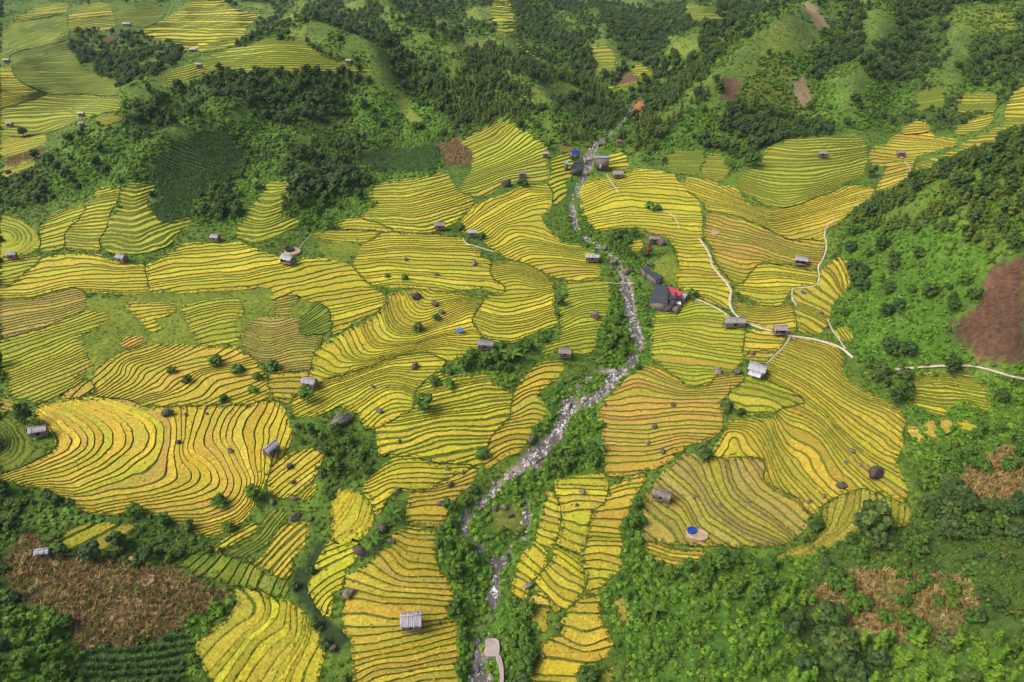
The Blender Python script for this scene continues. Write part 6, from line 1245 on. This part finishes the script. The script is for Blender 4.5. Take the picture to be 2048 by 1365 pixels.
for a in ((434, 732, 20, 'shrub', 'dark bush in the large golden field with the brown top'), (344, 746, 14, 'shrub', 'low wide bush left in the golden field with the brown top'), (377, 766, 16, 'dshrub', 'rounded bush below the low wide bush'), (478, 746, 20, 'shrub', 'long green bush right in the golden field with the brown top'), (516, 760, 16, 'shrub', 'round bush near the green walkway fork'), (506, 786, 16, 'bshrub', 'bright bush at the golden field lower right'), (449, 803, 14, 'dshrub', 'low bush on the green walkway above the S-curved field'), (545, 738, 20, 'shrub', 'bush at the fork of two green walkways'), (616, 806, 34, 'mid', 'bush covering the rock under the grey hut'), (838, 662, 18, 'dshrub', 'single dark bush inside the bowl of terraces'), (869, 770, 20, 'shrub', 'bush at the left start of the thick green banks'), (900, 776, 18, 'bshrub', 'bush right of the one at the start of the green banks'), (966, 914, 20, 'shrub', 'bush on the path corner left of the stream bend'), (1300, 420, 16, 'bshrub', 'clump of low plants in the wide bright yellow terraces'), (1315, 422, 13, 'shrub', 'small bush right of the clump in the bright yellow terraces'), (1405, 918, 24, 'dshrub', 'dark upright bush at the corner of the tan and golden fields'), (1385, 596, 16, 'shrub', 'bushes right of the farmhouse'), (1450, 820, 24, 'dshrub', 'dark bush at the left edge of the lime-green paddies'), (1480, 830, 14, 'dshrub', 'low bush right of the dark bush by the lime-green paddies'), (945, 985, 16, 'dshrub', 'bush by the small boulders left of the stream'), (1500, 735, 13, 'shrub', 'bush just above the two-gabled hut'), (873, 640, 12, 'dshrub', 'bush on the stones above the blue tarpaulin'), (808, 560, 12, 'shrub', 'bush on a bank in the wide yellow terraces'), (775, 555, 9, 'shrub', 'tiny bush left in the wide yellow terraces'), (930, 1010, 22, 'mid', 'bush at the stream bank below the golden paddies'), (1625, 1060, 26, 'dshrub', 'bushes at the grassy nose below the golden field'), (1715, 1115, 30, 'shrub', 'bush left below the big round tree'), (440, 1010, 26, 'shrub', 'bush on the slope below the S-curved field'), (270, 1032, 26, 'mid', 'rounded bush at the lower bank of the S-curved field'), (458, 1062, 20, 'mid', 'bush at the lower tip of the S-curved field'), (380, 1060, 22, 'shrub', 'bush among grass left of the lower tip'), (510, 1000, 36, 'mid', 'tall bush at the right border of the S-curved field'), (920, 460, 14, 'shrub', 'bush between the pair of footpath huts'), (965, 478, 12, 'dshrub', 'bush right of the pair of footpath huts'), (1045, 372, 16, 'dshrub', 'dark bush right of the thatch-like boulder'), (1095, 300, 18, 'mid', 'bush behind the tiny pale hut'), (600, 380, 30, 'broad', 'dark tree left of the tall dark tree on the slope'), (1505, 335, 32, 'mid', 'dark conical tree left of the oval field'), (1490, 320, 24, 'mid', 'smaller dark tree behind the conical one')):
    px, py, h, key, lab = a; isT = key in ('broad',) or 'tree' in lab
    plant(px, py, h, key, lab, *(('tree', 'tree') if isT else ()), wide=1.15, group='trees standing in the fields' if isT else 'bushes standing in the rice fields')
for k, (px, py, h, lab) in enumerate(((787, 1040, 46, 'palm-like plant above the golden paddies of the square hut, upper one'), (745, 1092, 42, 'palm-like plant above the golden paddies of the square hut, lower one'), (1024, 722, 34, 'palm-like plant in the bushy gully'), (1124, 908, 40, 'palm-like plant right of the pool by the stream'), (1193, 900, 36, 'palm-like plant at the tan field edge by the stream'), (1307, 1230, 34, 'palm-like plant right of the olive half-moon paddy'), (1906, 925, 30, 'banana plant with pale leaves at the right scrub, upper one'), (1862, 960, 34, 'banana plant at the right scrub, middle one'), (1840, 975, 30, 'banana plant at the right scrub, lower one'), (1150, 905, 32, 'palm-like plant between the two by the stream'))):
    g = on_land(px, py); t_ = project(*g)[2]; s = h*t_/FPX/5.5; o = link('banana_plant', None, loc=tuple(g), rot=(0, 0, k*1.3), scale=s*1.3, label=lab, cat='plant', group='palm-like plants'); link('leaves', BAN_M[k % 3][0], o); link('stem', BAN_M[k % 3][1], o)

# ---------------------------------------------------------------- haze in the valley air
hz, n, b = new_mat('valley_haze'); n.nodes.remove(b); pv = n.nodes.new('ShaderNodeVolumePrincipled'); pv.inputs['Density'].default_value = .00004; pv.inputs['Color'].default_value = (.80, .90, 1, 1); n.links.new(pv.outputs[0], n.nodes['Material Output'].inputs['Volume'])
zmin, zmax = float(tz2.min())-2, max(CAM_H+12, float(tz2.max())+14)
V, F = bxs([(float(tx.min())-5, float(tx.max())+5, 5.0, float(ty.max())+10, zmin, zmax)]); V[V[:, 1] == 5.0, 1] = -40
link('haze', mesh_np('haze', V, F, [hz]), kind='stuff', label='thin pale haze filling the valley air')
